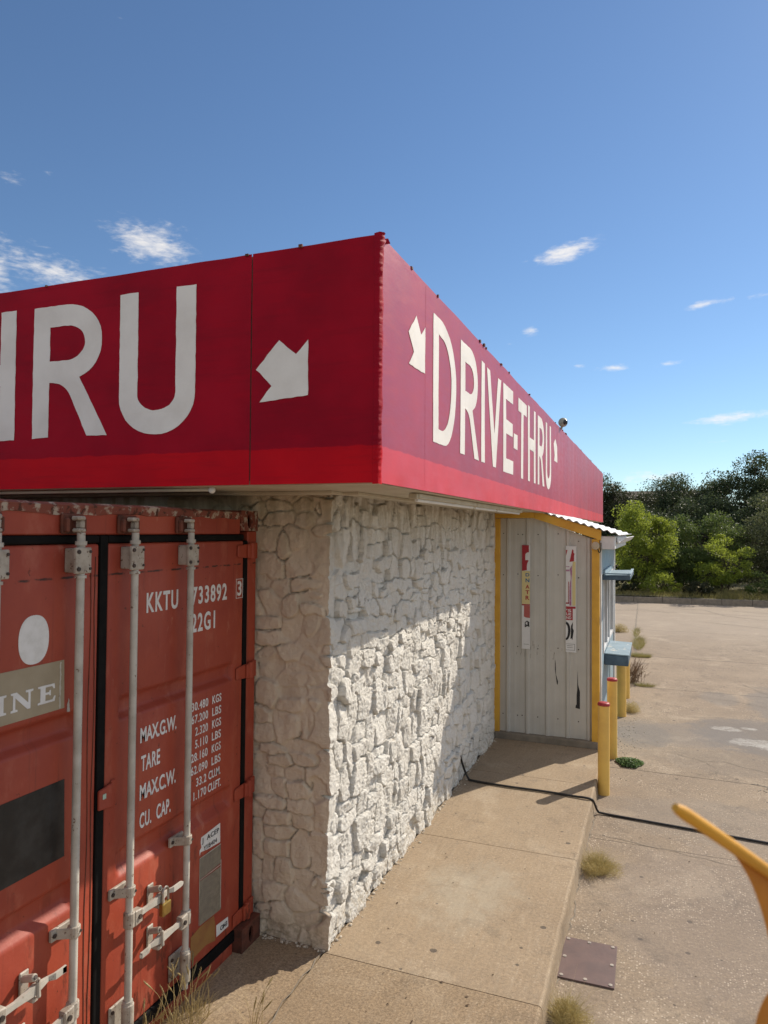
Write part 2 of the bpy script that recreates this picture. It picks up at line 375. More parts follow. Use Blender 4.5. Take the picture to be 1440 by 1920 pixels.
m_tuft = leaf_mat('fine_dry_tuft', (.42, .33, .13), (.54, .43, .20), .3, (.4, .34, .14))
m_twig = simple('dead_twig', (.24, .16, .10), (.17, .11, .07), rough=.9, scale=20)

# ------------------------------------------------------------------ object helpers
ORG = {}
def thing(name, label, cat, loc=(0, 0, 0), group=None):
    o = bpy.data.objects.new(name, None); o.empty_display_size = .1
    o.location = loc; COL.objects.link(o); ORG[o] = Vector(loc)
    tag(o, label, cat, group); return o
def tag(o, label, cat, group=None, kind=None):
    if label: o['label'] = label
    if cat: o['category'] = cat
    if group: o['group'] = group
    if kind: o['kind'] = kind
    return o
def link(name, me, mat, parent=None, loc=None, smooth=False, bevel=0, bseg=1, angle=40):
    """me holds world coordinates; origin goes to the parent's base (or loc)."""
    o = bpy.data.objects.new(name, me)
    base = ORG[parent] if parent is not None else Vector(loc or (0, 0, 0))
    if base.length: me.transform(Matrix.Translation(-base))
    if parent is not None: o.parent = parent
    else: o.location = base
    ORG[o] = base
    if mat is not None:
        me.materials.clear()
        for mm in (mat if isinstance(mat, (list, tuple)) else [mat]): me.materials.append(mm)
    if smooth:
        me.polygons.foreach_set('use_smooth', [True] * len(me.polygons))
        if smooth != 'all': me.set_sharp_from_angle(angle=math.radians(angle))
    if bevel:
        b = o.modifiers.new('bevel', 'BEVEL'); b.width = bevel; b.segments = bseg; b.limit_method = 'ANGLE'; b.angle_limit = math.radians(35)
        b.harden_normals = False
    COL.objects.link(o); return o
def struct(o): o['kind'] = 'structure'; return o

class MB:
    def __init__(s): s.v = []; s.f = []; s.mi = []; s.cur = 0
    def add(s, vs, fs):
        k = len(s.v); s.v += [tuple(v) for v in vs]
        for f in fs: s.f.append([i + k for i in f]); s.mi.append(s.cur)
        return s
    def box(s, a, b):
        x0, y0, z0 = a; x1, y1, z1 = b
        return s.add([(x0, y0, z0), (x1, y0, z0), (x1, y1, z0), (x0, y1, z0), (x0, y0, z1), (x1, y0, z1), (x1, y1, z1), (x0, y1, z1)],
                     [(0, 3, 2, 1), (4, 5, 6, 7), (0, 1, 5, 4), (1, 2, 6, 5), (2, 3, 7, 6), (3, 0, 4, 7)])
    def hexa(s, pts):
        return s.add(pts, [(0, 3, 2, 1), (4, 5, 6, 7), (0, 1, 5, 4), (1, 2, 6, 5), (2, 3, 7, 6), (3, 0, 4, 7)])
    def tube(s, pts, r, n=10, cap=True):
        pts = [Vector(p) for p in pts]; rr = r if isinstance(r, (list, tuple)) else [r] * len(pts)
        k = len(s.v); prev = None
        for i, p in enumerate(pts):
            d = (pts[min(i + 1, len(pts) - 1)] - pts[max(i - 1, 0)]).normalized()
            if prev is None: a = d.orthogonal().normalized()
            else: a = (prev - d * prev.dot(d)).normalized()
            prev = a; b = d.cross(a)
            for j in range(n):
                t_ = 2 * math.pi * j / n
                s.v.append(tuple(p + (a * math.cos(t_) + b * math.sin(t_)) * rr[i]))
        for i in range(len(pts) - 1):
            for j in range(n):
                s.f.append([k + i * n + j, k + i * n + (j + 1) % n, k + (i + 1) * n + (j + 1) % n, k + (i + 1) * n + j]); s.mi.append(s.cur)
        if cap:
            s.f.append([k + j for j in range(n)][::-1]); s.mi.append(s.cur)
            s.f.append([k + (len(pts) - 1) * n + j for j in range(n)]); s.mi.append(s.cur)
        return s
    def sphere(s, c, r, nu=12, nv=8, sc_=(1, 1, 1)):
        vs = []; fs = []
        for i in range(nv + 1):
            th = math.pi * i / nv
            for j in range(nu):
                ph = 2 * math.pi * j / nu
                vs.append((c[0] + r * sc_[0] * math.sin(th) * math.cos(ph), c[1] + r * sc_[1] * math.sin(th) * math.sin(ph), c[2] + r * sc_[2] * math.cos(th)))
        for i in range(nv):
            for j in range(nu):
                fs.append((i * nu + j, (i + 1) * nu + j, (i + 1) * nu + (j + 1) % nu, i * nu + (j + 1) % nu))
        return s.add(vs, fs)
    def mesh(s, name):
        me = bpy.data.meshes.new(name); me.from_pydata(s.v, [], s.f); me.update()
        if any(s.mi): me.polygons.foreach_set('material_index', s.mi)
        return me
    def build(s, name, mat, parent=None, **kw): return link(name, s.mesh(name), mat, parent, **kw)

def catmull(pts, n=6):
    P = [Vector(p) for p in pts]; out = []
    for i in range(len(P) - 1):
        a, b, c, d = P[max(i - 1, 0)], P[i], P[i + 1], P[min(i + 2, len(P) - 1)]
        for k in range(n):
            t = k / n
            out.append(.5 * ((2 * b) + (c - a) * t + (2 * a - 5 * b + 4 * c - d) * t * t + (3 * b - a - 3 * c + d) * t ** 3))
    out.append(P[-1]); return out
def copy_tree(o, parent=None):
    c = o.copy(); COL.objects.link(c)
    if parent is not None: c.parent = parent
    for ch in list(o.children): copy_tree(ch, c)
    return c

# ---- flat shapes (2D outlines with holes, and lettering) -> verts, faces in (a, b, c)
def poly2d(loops, ext):
    cu = bpy.data.curves.new('c', 'CURVE'); cu.dimensions = '2D'; cu.fill_mode = 'BOTH'; cu.extrude = ext
    for L in loops:
        sp = cu.splines.new('POLY'); sp.points.add(len(L) - 1)
        for i, q in enumerate(L): sp.points[i].co = (q[0], q[1], 0, 1)
        sp.use_cyclic_u = True
    o = bpy.data.objects.new('c', cu); me = o.to_mesh()
    v = [tuple(q.co) for q in me.vertices]; f = [list(q.vertices) for q in me.polygons]
    o.to_mesh_clear(); bpy.data.objects.remove(o); bpy.data.curves.remove(cu)
    return v, f
def text2d(s, ext, bold=0.0, spacing=1.0):
    cu = bpy.data.curves.new('t', 'FONT'); cu.body = s; cu.extrude = ext; cu.offset = bold; cu.resolution_u = 4; cu.space_character = spacing
    o = bpy.data.objects.new('t', cu); me = o.to_mesh()
    v = [tuple(q.co) for q in me.vertices]; f = [list(q.vertices) for q in me.polygons]
    o.to_mesh_clear(); bpy.data.objects.remove(o); bpy.data.curves.remove(cu)
    return v, f
def onto(mb, vf, o, u, v, n):
    o, u, v, n = map(Vector, (o, u, v, n))
    mb.add([o + u * p[0] + v * p[1] + n * p[2] for p in vf[0]], vf[1])
def label_text(mb, s, o, u, v, n, a0, a1, b0, b1, ext=.0006, bold=.012, spacing=1.0):
    """lettering s fitted into the rectangle a0..a1 x b0..b1 of the plane"""
    V, F = text2d(s, 1.0, bold, spacing)
    A = [p[0] for p in V]; B = [p[1] for p in V]
    la, ha, lb, hb = min(A), max(A), min(B), max(B)
    V = [(a0 + (p[0] - la) / (ha - la) * (a1 - a0), b0 + (p[1] - lb) / (hb - lb) * (b1 - b0), p[2] * ext) for p in V]
    onto(mb, (V, F), o, u, v, n)

# path: points, or ('a', x, y, 'h'|'v') quarter ellipse from the current point, ('q', cx, cy, x, y)
def path(items, wob=0.0, step=.03):
    out = []
    for it in items:
        if it[0] == 'a':
            x0, y0 = out[-1]; x1, y1 = it[1], it[2]
            for k in range(1, 11):
                th = math.pi / 2 * k / 10
                if it[3] == 'h': out.append((x0 + (x1 - x0) * math.sin(th), y0 + (y1 - y0) * (1 - math.cos(th))))
                else: out.append((x0 + (x1 - x0) * (1 - math.cos(th)), y0 + (y1 - y0) * math.sin(th)))
        elif it[0] == 'q':
            x0, y0 = out[-1]
            for k in range(1, 9):
                s_ = k / 8; out.append(((1 - s_) ** 2 * x0 + 2 * s_ * (1 - s_) * it[1] + s_ * s_ * it[3], (1 - s_) ** 2 * y0 + 2 * s_ * (1 - s_) * it[2] + s_ * s_ * it[4]))
        else: out.append(it)
    if wob:
        res = []
        for i, a in enumerate(out):
            b = out[(i + 1) % len(out)]; L = math.dist(a, b); k = max(1, int(L / step))
            for j in range(k):
                s_ = j / k; res.append((a[0] + (b[0] - a[0]) * s_ + random.uniform(-wob, wob), a[1] + (b[1] - a[1]) * s_ + random.uniform(-wob, wob)))
        out = res
    return out

# ---- numpy noise
def vnoise(x, y, seed=0):
    xi = np.floor(x).astype(np.int64); yi = np.floor(y).astype(np.int64); fx = x - xi; fy = y - yi
    def h(a, b):
        n = (a * 374761393 + b * 668265263 + seed * 974634777) & 0xffffffff
        n = ((n ^ (n >> 13)) * 1274126177) & 0xffffffff
        n = n ^ (n >> 16)
        return (n & 0xffff) / 65535.0
    u = fx * fx * (3 - 2 * fx); v = fy * fy * (3 - 2 * fy)
    return (h(xi, yi) * (1 - u) + h(xi + 1, yi) * u) * (1 - v) + (h(xi, yi + 1) * (1 - u) + h(xi + 1, yi + 1) * u) * v
def fbm(x, y, seed=0, o=4):
    s = 0; a = .5; t_ = 0
    for i in range(o):
        s = s + a * vnoise(x, y, seed + i * 17); t_ += a; a *= .5; x = x * 2.03 + 3.1; y = y * 2.03 + 1.7
    return s / t_
def ss(e0, e1, x):
    t_ = np.clip((x - e0) / (e1 - e0), 0, 1); return t_ * t_ * (3 - 2 * t_)
def grid_mesh(name, P):
    """P: (n, m, 3) array -> quad mesh"""
    n, m = P.shape[:2]
    me = bpy.data.meshes.new(name)
    idx = np.arange(n * m).reshape(n, m)
    F = np.stack([idx[:-1, :-1], idx[1:, :-1], idx[1:, 1:], idx[:-1, 1:]], -1).reshape(-1, 4)
    return arr_mesh(me, P.reshape(-1, 3), F)
def arr_mesh(me, V, F):
    me.vertices.add(len(V)); me.vertices.foreach_set('co', np.ascontiguousarray(V, dtype=np.float32).ravel())
    me.loops.add(F.size); me.loops.foreach_set('vertex_index', np.ascontiguousarray(F, dtype=np.int32).ravel())
    me.polygons.add(len(F)); k = F.shape[1]
    me.polygons.foreach_set('loop_start', np.arange(0, F.size, k, dtype=np.int32))
    me.update(calc_edges=True); me.validate()
    return me

# ================================================================== SETTING
ZL = -0.15      # level of the lot
b = MB(); b.box((-400, -400, -.8), (400, 400, -.21)); struct(b.build('ground', m_ground))
b = MB(); b.box((-22, -22, -.5), (34, 24.6, ZL)); struct(b.build('parking_lot', m_lot))
# sidewalk slabs with a worn arris along the kerb
b = MB()
def slab(x0, x1, y0, y1, wavy=False):
    g = .003
    if not wavy:
        b.box((x0 + g, y0 + g, -.3), (x1 - g, y1 - g, 0.0)); return
    n = max(2, int((y1 - y0) / .05)); ys = np.linspace(y0 + g, y1 - g, n)
    prof = []
    for yy in ys:
        e = x1 + (fbm(np.array([yy * 5.0]), np.array([.3]), 5)[0] - .5) * .012
        ch = .014 + fbm(np.array([yy * 9.0]), np.array([2.3]), 8)[0] * .010
        prof.append([(x0 + g, yy, -.3), (x0 + g, yy, 0), (e - ch, yy, 0), (e - ch * .3, yy, -ch * .35), (e, yy, -ch * 1.1), (e + .012, yy, -.16), (e + .012, yy, -.3)])
    k = len(b.v); m = len(prof[0])
    for q in prof: b.v += q
    for i in range(n - 1):
        for j in range(m - 1):
            b.f.append([k + i * m + j, k + i * m + j + 1, k + (i + 1) * m + j + 1, k + (i + 1) * m + j][::-1]); b.mi.append(0)
    b.f.append([k + j for j in range(m)]); b.mi.append(0)
    b.f.append([k + (n - 1) * m + j for j in range(m)][::-1]); b.mi.append(0)
for y0, y1 in ((-7, -1.9), (-1.9, -.03), (-.03, 1.74), (1.74, 3.42), (3.42, 4.70)): slab(-.004, 1.262, y0, y1, True)
struct(b.build('sidewalk', m_walk))
b = MB(); b.box((-9, -7, -.3), (-.012, .3, -.002)); struct(b.build('apron', m_walk))
b = MB(); b.box((-9, -9, -.3), (1.2, 5, -.02)); struct(b.build('joint_bed', m_curb))
# far kerb and verge
kx = np.linspace(-22, 34, 57)
def kerb_y(x): return 24.15 + .075 * (x - .4)
b = MB()
for i in range(len(kx) - 1):
    xa, xb = kx[i] + .004, kx[i + 1] - .004
    ya, yb = kerb_y(xa), kerb_y(xb)
    b.hexa([(xa, ya, -.3), (xb, yb, -.3), (xb, yb + .18, -.3), (xa, ya + .18, -.3), (xa, ya + .03, .06), (xb, yb + .03, .06), (xb, yb + .16, .06), (xa, ya + .16, .06)])
struct(b.build('kerb', m_curb, bevel=.012))
gx = np.linspace(-40, 60, 101)[:, None]; gy = np.linspace(0, 1, 30)[None, :] ** 1.5
yy = kerb_y(gx) + .14 + gy * 60
zz = .03 + .10 * fbm(gx * .5 + 0 * gy, yy * .5, 3) + np.clip(yy - 30, 0, 99) * .008
struct(link('verge', grid_mesh('verge', np.stack([gx + 0 * yy, yy, zz], -1)), m_ground, smooth='all'))
# cracks in the lot
b = MB()
def crack(pts, w=.006, z=ZL + .003):
    P = []
    for i in range(len(pts) - 1):
        a = Vector((*pts[i], z)); c_ = Vector((*pts[i + 1], z)); L = (c_ - a).length; n = max(2, int(L / .07)); d = (c_ - a).normalized(); q = Vector((-d.y, d.x, 0))
        for k in range(n): P.append(a + (c_ - a) * (k / n) + q * random.uniform(-.018, .018))
    P.append(Vector((*pts[-1], z)))
    k0 = len(b.v)
    for i, p_ in enumerate(P):
        d = (P[min(i + 1, len(P) - 1)] - P[max(i - 1, 0)]).normalized(); q = Vector((-d.y, d.x, 0)); ww = w * random.uniform(.4, 1.2)
        b.v += [tuple(p_ + q * ww), tuple(p_ - q * ww)]
    for i in range(len(P) - 1): b.f.append([k0 + 2 * i, k0 + 2 * i + 1, k0 + 2 * i + 3, k0 + 2 * i + 2]); b.mi.append(0)
crack([(.2, 21.3), (.62, 21.1), (1.28, 21.8), (1.8, 21.4), (2.2, 21.0)], .022)
crack([(2.0, 22.7), (3.31, 22.4), (3.83, 20.9), (4.92, 20.1), (7, 19.6)], .022)
crack([(1.15, 24.2), (1.22, 20), (1.27, 16.6), (1.33, 13.9), (1.40, 12.2)], .016)
crack([(4.2, 22.5), (5.5, 22.1), (7.5, 22.4)], .02); crack([(3.0, 19.0), (4.6, 18.1), (6.5, 17.9)], .016)
crack([(1.27, 2.62), (1.5, 2.6), (1.9, 2.54), (2.33, 2.46), (3.2, 2.4)], .0035)
crack([(3.2, 9.9), (3.4, 9.4), (3.9, 8.7)], .010); crack([(2.75, 4.55), (2.95, 4.47), (3.3, 4.3)], .012)
crack([(1.9, 5.4), (2.3, 5.15), (2.55, 5.2), (3.0, 4.95)], .004); crack([(2.3, 5.15), (2.45, 4.9), (2.4, 4.55)], .003); crack([(1.8, 8.95), (2.3, 8.6), (2.9, 8.5), (3.6, 8.1)], .005)
crack([(2.62, 2.44), (2.75, 1.9), (2.7, 1.5)], .002); crack([(1.6, .05), (1.9, -.1), (2.3, -.02), (2.8, -.2)], .002)
crack([(.2, .9), (.55, 1.05), (.75, 1.0)], .0012, .004)
crack([(1.281, -3.5), (1.280, 0), (1.281, 2), (1.280, 4.7)], .0055)
crack([(-.01, -.03), (.001, -.5), (-.006, -1.2), (-.02, -2)], .004, .004)
struct(b.build('pavement_crack', m_curb))
# broken gravel patch in the lot
def scatter_pebbles(name, pts, label):
    b = MB()
    for (x, y, z, r) in pts:
        b.sphere((x, y, z + r * .3), r, 6, 4, (random.uniform(.7, 1.3), random.uniform(.7, 1.3), random.uniform(.5, .8)))
    o = b.build(name, m_pebble); o['kind'] = 'stuff'; o['label'] = label; o['category'] = 'gravel'; return o
pp = [(random.gauss(3.05, .12), random.gauss(4.42, .05), ZL, random.uniform(.004, .011)) for _ in range(160)]
pp += [(random.gauss(1.42, .13), random.gauss(5.6, .7), ZL, random.uniform(.003, .009)) for _ in range(200)]
scatter_pebbles('loose_gravel', pp, 'loose gravel and grit lying on the concrete lot')
pp = [(abs(random.gauss(.0, .016)) + .004 + (.05 if random.random() < .12 else 0) * random.random(), random.uniform(.0, 4.6), 0, random.choice((.003, .004, .005, .007, .012))) for _ in range(230)]
pp += [(random.uniform(-.45, 0), -abs(random.gauss(.01, .015)) - .005, 0, random.uniform(.003, .010)) for _ in range(60)]
scatter_pebbles('wall_rubble', pp, 'small chips of stone and mortar along the foot of the white stone wall')

b = MB()
for _ in range(70):
    if random.random() < .6: x, y, z = random.uniform(.1, 1.2), random.uniform(-1.2, 1.6), .003
    else: x, y, z = random.uniform(1.3, 2.6), random.uniform(-.5, 3.5), ZL + .003
    a = random.uniform(0, 3.14); L = random.choice((.004, .006, .008, .013)); w = L * random.uniform(.3, .7); ca, sa = math.cos(a), math.sin(a)
    b.add([(x - ca * L, y - sa * L, z), (x + sa * w, y - ca * w, z + .002), (x + ca * L, y + sa * L, z + random.uniform(0, .004)), (x - sa * w, y + ca * w, z + .001)], [(0, 1, 2, 3)])
o = b.build('litter', simple('dead_leaf', (.10, .06, .035), (.05, .035, .025), rough=.9, scale=30)); o['kind'] = 'stuff'; o['label'] = 'dark bits of dead leaf scattered on the sidewalk and the lot'; o['category'] = 'litter'
# ================================================================== BUILDING
bld = thing('drive_thru_building', 'white painted rubble stone building under a deep red fascia lettered DRIVE-THRU', 'building', (0, 0, 0))
# ---- rubble stone relief on the unwrapped wall: u < 0 is the shaded front, u > 0 the sunlit side
ZT = 2.712
seeds = []
def lay(u0, u1, hmin, hmax, wmin, wmax):
    z = -.05
    while z < ZT + .1:
        h = random.uniform(hmin, hmax); u = u0 - random.uniform(0, wmax)
        while u < u1:
            w = random.uniform(wmin, wmax)
            if random.random() < .28 and w < .3:      # two small stones on top of each other
                seeds.append((u + w / 2, z + h * .27, w * .55, h * .30)); seeds.append((u + w / 2 + random.uniform(-.03, .03), z + h * .77, w * .5, h * .27))
            else:
                seeds.append((u + w / 2 + random.uniform(-.02, .02), z + h / 2 + random.uniform(-.05, .05), w * random.uniform(.42, .55), h * random.uniform(.42, .6)))
            u += w
        z += h
lay(.14, 4.9, .09, .23, .07, .28)
lay(-1.5, -.12, .07, .20, .09, .25)
z_ = -.04
while z_ < ZT:                                        # quoins that wrap round the corner
    h = random.uniform(.18, .34); seeds.append((random.uniform(-.05, .04), z_ + h / 2, random.uniform(.13, .2), h / 2)); z_ += h
SD = np.array(seeds); NS = len(SD)
pl = [(RNG.uniform(-.17, .17, NS), RNG.uniform(-.15, .15, NS)) for _ in range(4)]
hh_ = RNG.uniform(-.018, .020, NS); off3 = RNG.uniform(.0, .018, (4, NS)); keep = RNG.random(NS)
def stone_height(U, Z):
    u0 = U + (fbm(U * 6, Z * 6, 21, 4) - .5) * .075; z0 = Z + (fbm(U * 6, Z * 6, 55, 4) - .5) * .075
    shp = U.shape; u0 = u0.ravel(); z0 = z0.ravel(); n = u0.size
    d1 = np.empty(n); d2 = np.empty(n); i1 = np.empty(n, int)
    for a in range(0, n, 20000):
        q = slice(a, a + 20000)
        lo, hi = u0[q].min() - .7, u0[q].max() + .7
        sel = np.where((SD[:, 0] > lo) & (SD[:, 0] < hi))[0]
        du = (u0[q, None] - SD[None, sel, 0]) / SD[None, sel, 2]; dz = (z0[q, None] - SD[None, sel, 1]) / SD[None, sel, 3]
        D = (np.abs(du) ** 2.6 + np.abs(dz) ** 2.6) ** (1 / 2.6)
        p2 = np.argpartition(D, 1, axis=1)[:, :2]; r = np.arange(len(D))
        da = D[r, p2[:, 0]]; db = D[r, p2[:, 1]]; sw = da > db
        d1[q] = np.where(sw, db, da); d2[q] = np.where(sw, da, db); i1[q] = sel[np.where(sw, p2[:, 1], p2[:, 0])]
    e = ((d2 - d1)).reshape(shp); i1 = i1.reshape(shp)
    du = U - SD[i1, 0]; dz = Z - SD[i1, 1]
    face = None
    for k in range(4):
        f = hh_[i1] + off3[k][i1] + pl[k][0][i1] * du + pl[k][1][i1] * dz
        face = f if face is None else np.minimum(face, f)
    amp = np.where(U < 0, .75, 1.0)
    rid = 1 - np.abs(2 * fbm(U * 19, Z * 19, 13, 4) - 1) * 2
    chip = np.floor(fbm(U * 9 + i1 * 3.7, Z * 9, 61, 3) * 7) / 7
    face = face + (chip - .5) * .020 * amp + rid * .002 * amp + (fbm(U * 34, Z * 34, 3, 4) - .5) * .007 * amp + (fbm(U * 85, Z * 85, 9, 3) - .5) * .0125 * np.where(U < 0, .4, 1.0)
    mort = -.046 + (fbm(U * 9, Z * 9, 77, 4) - .5) * .04
    flush = ss(.5, .68, fbm(U * 2.1, Z * 2.1, 31, 3))          # places where mortar was smeared flush
    mort = mort + flush * .026
    mort = np.where(U < 0, mort * .30 - .002, mort)
    face = face + np.where(U < 0, (fbm(U * 13, Z * 13, 88, 4) - .5) * .022, 0)
    prof = ss(.03, np.where(U < 0, .26, .13), e + (fbm(U * 30, Z * 30, 41, 3) - .5) * .10)
    h = mort + (face - mort) * prof
    crackm = (e < .05) & (fbm(U * 5, Z * 5, 91, 3) > .59)
    h = np.where(crackm, h - .035, h)
    foot = ss(.10, .0, Z) * .012 * fbm(U * 11, Z * 11, 12, 3)
    end = ss(4.72, 4.45, U)
    return np.where(U < 0, np.minimum((h + foot) * .8, .022), (h + foot) * 1.05 * end - (1 - end) * .012)
RES = .0065
zs = np.linspace(0, ZT, int(ZT / RES) + 1)
# sunlit side (x = 0 plane)
us = np.linspace(0, 4.72, int(4.72 / RES) + 1)
U, Z = np.meshgrid(us, zs, indexing='ij')
HR = stone_height(U + 1e-6, Z)
ul = np.linspace(-1.2, 0, int(1.2 / RES) + 1)
UL, ZLg = np.meshgrid(ul, zs, indexing='ij')
HL = stone_height(UL - 1e-6, ZLg)
cR = HR[0]; cL = HL[-1]
wR = ss(.05, 0, U); wL = ss(-.05, 0, UL)
P = np.stack([HR, U - wR * cL[None, :], Z], -1)
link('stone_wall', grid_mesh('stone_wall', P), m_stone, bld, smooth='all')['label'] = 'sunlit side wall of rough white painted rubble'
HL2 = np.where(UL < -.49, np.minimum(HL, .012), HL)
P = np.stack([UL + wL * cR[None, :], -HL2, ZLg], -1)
link('stone_wall', grid_mesh('stone_wall', P), m_stonel, bld, smooth='all')['label'] = 'shaded front wall of smoother rubble, warm bounce light put into its colour'
b = MB()
b.box((-9, .022, -.2), (-1.19, .3, ZT)); b.box((-.25, 4.72, -.2), (.0, 13.5, ZT)); b.box((-9, 13.3, -.2), (-.25, 13.5, ZT)); b.box((-9, .3, -.2), (-8.75, 13.3, ZT))
b.box((-1.19, .12, -.2), (-.3, .3, ZT)); b.box((-.3, .12, -.2), (-.1, 4.72, ZT))
b.build('rear_wall', m_stone, bld)
b = MB(); b.box((-9.2, -.72, 3.25), (.53, 13.5, 3.35)); b.build('roof', m_curb, bld)
# soffit with its boards
XF, YF, ZF0, ZF1 = .63, -.823, 2.708, 3.862
b = MB()
b.box((-9.2, YF + .02, ZT), (XF - .02, 13.58, ZT + .03))
b.box((-9.2, YF + .02, ZT - .008), (XF - .13, YF + .10, ZT)); b.box((XF - .13, YF + .02, ZT - .008), (XF - .02, 13.58, ZT))
b.box((-9.2, -.20, ZT - .018), (.10, -.05, ZT - .001)); b.box((.075, -.05, ZT - .018), (.20, 4.6, ZT - .001))
b.build('soffit', m_soffit, bld, bevel=.002)
# ---- fascia: two painted sheet faces with slight buckling
def buckle(A, Z): return (fbm(A * 1.4, Z * 1.1, 4, 3) - .5) * .008 + (fbm(A * 7, Z * 1.6, 6, 2) - .5) * .0016
def fascia_face(axis, a0, a1, mat, nm, lbl):
    na = max(8, int((a1 - a0) / .035)); nz = 36
    A, Zg = np.meshgrid(np.linspace(a0, a1, na), np.linspace(ZF0, ZF1, nz), indexing='ij')
    buck = buckle(A, Zg)
    edge = np.minimum(ss(a0, a0 + .08, A), ss(a1, a1 - .08, A)); buck = buck * edge
    low = ss(ZF0 + .06, ZF0, Zg) * (fbm(A * 6, A * 0, 19, 3) - .45) * .014
    zz = Zg + ss(ZF1 - .03, ZF1, Zg) * (fbm(A * 3, A * 0 + 4, 22, 4) - .5) * .012
    d = buck + low * edge
    if axis == 'x': P = np.stack([XF + d, A, zz], -1)
    else: P = np.stack([A, YF - d, zz], -1)
    o = link(nm, grid_mesh(nm, P), mat, bld, smooth='all'); o['label'] = lbl
    return o
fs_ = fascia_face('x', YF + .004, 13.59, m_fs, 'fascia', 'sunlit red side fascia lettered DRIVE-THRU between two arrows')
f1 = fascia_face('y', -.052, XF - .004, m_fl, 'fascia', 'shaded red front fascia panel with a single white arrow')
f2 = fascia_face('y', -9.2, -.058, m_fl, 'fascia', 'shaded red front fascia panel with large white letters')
b = MB(); b.box((-9.2, YF + .012, ZF0 + .02), (XF - .04, YF + .05, ZF1 - .006)); b.box((XF - .05, YF + .05, ZF0 + .02), (XF - .012, 13.57, ZF1 - .006))
b.box((-9.2, 13.5, ZF0 + .02), (XF - .05, 13.57, ZF1 - .02))
b.build('fascia_backing', m_curb, bld)
# ragged bent flashing up the corner
nz = 190; prof = []
for i in range(nz):
    z = ZF0 - .006 + (ZF1 - ZF0 + .016) * i / (nz - 1)
    j = lambda a: random.uniform(-a, a)
    cr = .0022 * math.sin(z * 61 + 3 * math.sin(z * 23)) + j(.0022)
    wl = .022 + .006 * vnoise(np.array([z * 9]), np.array([0.]), 3)[0]; wr = .028 + .022 * vnoise(np.array([z * 13]), np.array([5.]), 4)[0]
    top = max(0, (z - 3.76) / .12)
    prof.append([(XF - wl, YF - .003, z), (XF - wl * .5, YF - .007 - abs(cr) * .6, z + j(.002)), (XF + .004 + cr, YF - .010 - abs(cr), z),
                 (XF + .010 + abs(cr) + top * abs(j(.012)), YF + .006 + cr * .6, z + j(.002)), (XF + .007 + abs(j(.004)) + top * abs(j(.014)), YF + wr * .55, z + j(.002)), (XF + .003, YF + wr, z)])
link('corner_flashing', grid_mesh('corner_flashing', np.array(prof)), m_fl, bld, smooth=True, angle=55)
b = MB()
for i in range(6):
    a = random.uniform(0, 1); x0 = XF - .03 + .035 * a; y0 = YF + random.uniform(0, .09)
    b.add([(x0, y0, ZF1 - .02), (x0 + random.uniform(.005, .02), y0 + random.uniform(.0, .03), ZF1 - .015), (x0 + random.uniform(-.005, .02), y0 + random.uniform(-.01, .03), ZF1 + random.uniform(.004, .02)), (x0 - random.uniform(0, .015), y0, ZF1 + random.uniform(.0, .012))], [(0, 1, 2, 3)])
o = b.build('torn_flashing', m_fl, bld); s = o.modifiers.new('thick', 'SOLIDIFY'); s.thickness = .002
# seams on the sunny side
for yy, w_ in ((-.126, .0012), (2.61, .0009), (5.44, .0016)):
    zz_ = np.linspace(ZF0 + .004, ZF1 - .012, 40); A2, Z2 = np.meshgrid(np.array([yy - w_, yy + w_]), zz_, indexing='ij')
    link('seam_strip', grid_mesh('seam_strip', np.stack([XF + buckle(A2, Z2) + .0007, A2, Z2], -1)), m_fl, fs_)
# screws and staples along the top and the bottom edges
for _ in range(16):
    b = MB(); yy = random.uniform(-.6, 13) if random.random() < .5 else random.uniform(3, 6.5)
    b.box((XF - .004, yy, ZF1 - .006), (XF + random.uniform(.006, .012), yy + random.uniform(.01, .04), ZF1 + random.uniform(.002, .014))); b.build('edge_fixing', m_rust, fs_)
for _ in range(4):
    b = MB(); xx = random.uniform(-2.2, .5); b.box((xx, YF - .008, ZF1 - .006), (xx + random.uniform(.01, .03), YF + .004, ZF1 + random.uniform(.002, .012))); b.build('edge_fixing', m_rust, f2)
# ---- lettering (a along the face, z up)
def gR(x, k=1.0, w=.5):
    q = w / .5; S = lambda v: x + v * q
    o = [(S(0), 3.74), (S(.24), 3.74), ('a', S(.49), 3.53, 'h'), ('q', S(.49), 3.37, S(.335), 3.325), (S(.535), 2.993), (S(.395), 2.995), (S(.275), 3.225), ('q', S(.235), 3.30, S(.12), 3.306), (S(.118), 2.996), (S(0), 2.992)]
    i = [(S(.122), 3.62), (S(.25), 3.62), ('a', S(.372), 3.52, 'h'), ('a', S(.25), 3.425, 'v'), (S(.122), 3.425)]
    return [path(o, .0015), path(i, .0018)]
def gU(x0, x1, st, zarc=3.20, zin=3.11):
    m = (x0 + x1) / 2
    return [path([(x0, 3.75), (x0 + st, 3.75), (x0 + st, zarc), ('a', m, zin, 'v'), ('a', x1 - st, zarc, 'h'), (x1 - st, 3.75), (x1, 3.75), (x1, zarc - .01), ('a', m, 2.982, 'v'), ('a', x0, zarc - .01, 'h')], .0015)]
def gH(x0, x1, st): return [path([(x0, 3.745), (x0 + st, 3.745), (x0 + st, 3.435), (x1 - st, 3.435), (x1 - st, 3.745), (x1, 3.745), (x1, 2.99), (x1 - st, 2.99), (x1 - st, 3.314), (x0 + st, 3.314), (x0 + st, 2.99), (x0, 2.99)], .0015)]
def gT(x0, x1, s0, s1): return [path([(x0, 3.725), (x1, 3.725), (x1, 3.61), (s1, 3.61), (s1 - .01, 2.988), (s0, 2.988), (s0 + .005, 3.605), (x0, 3.605)], .0015)]
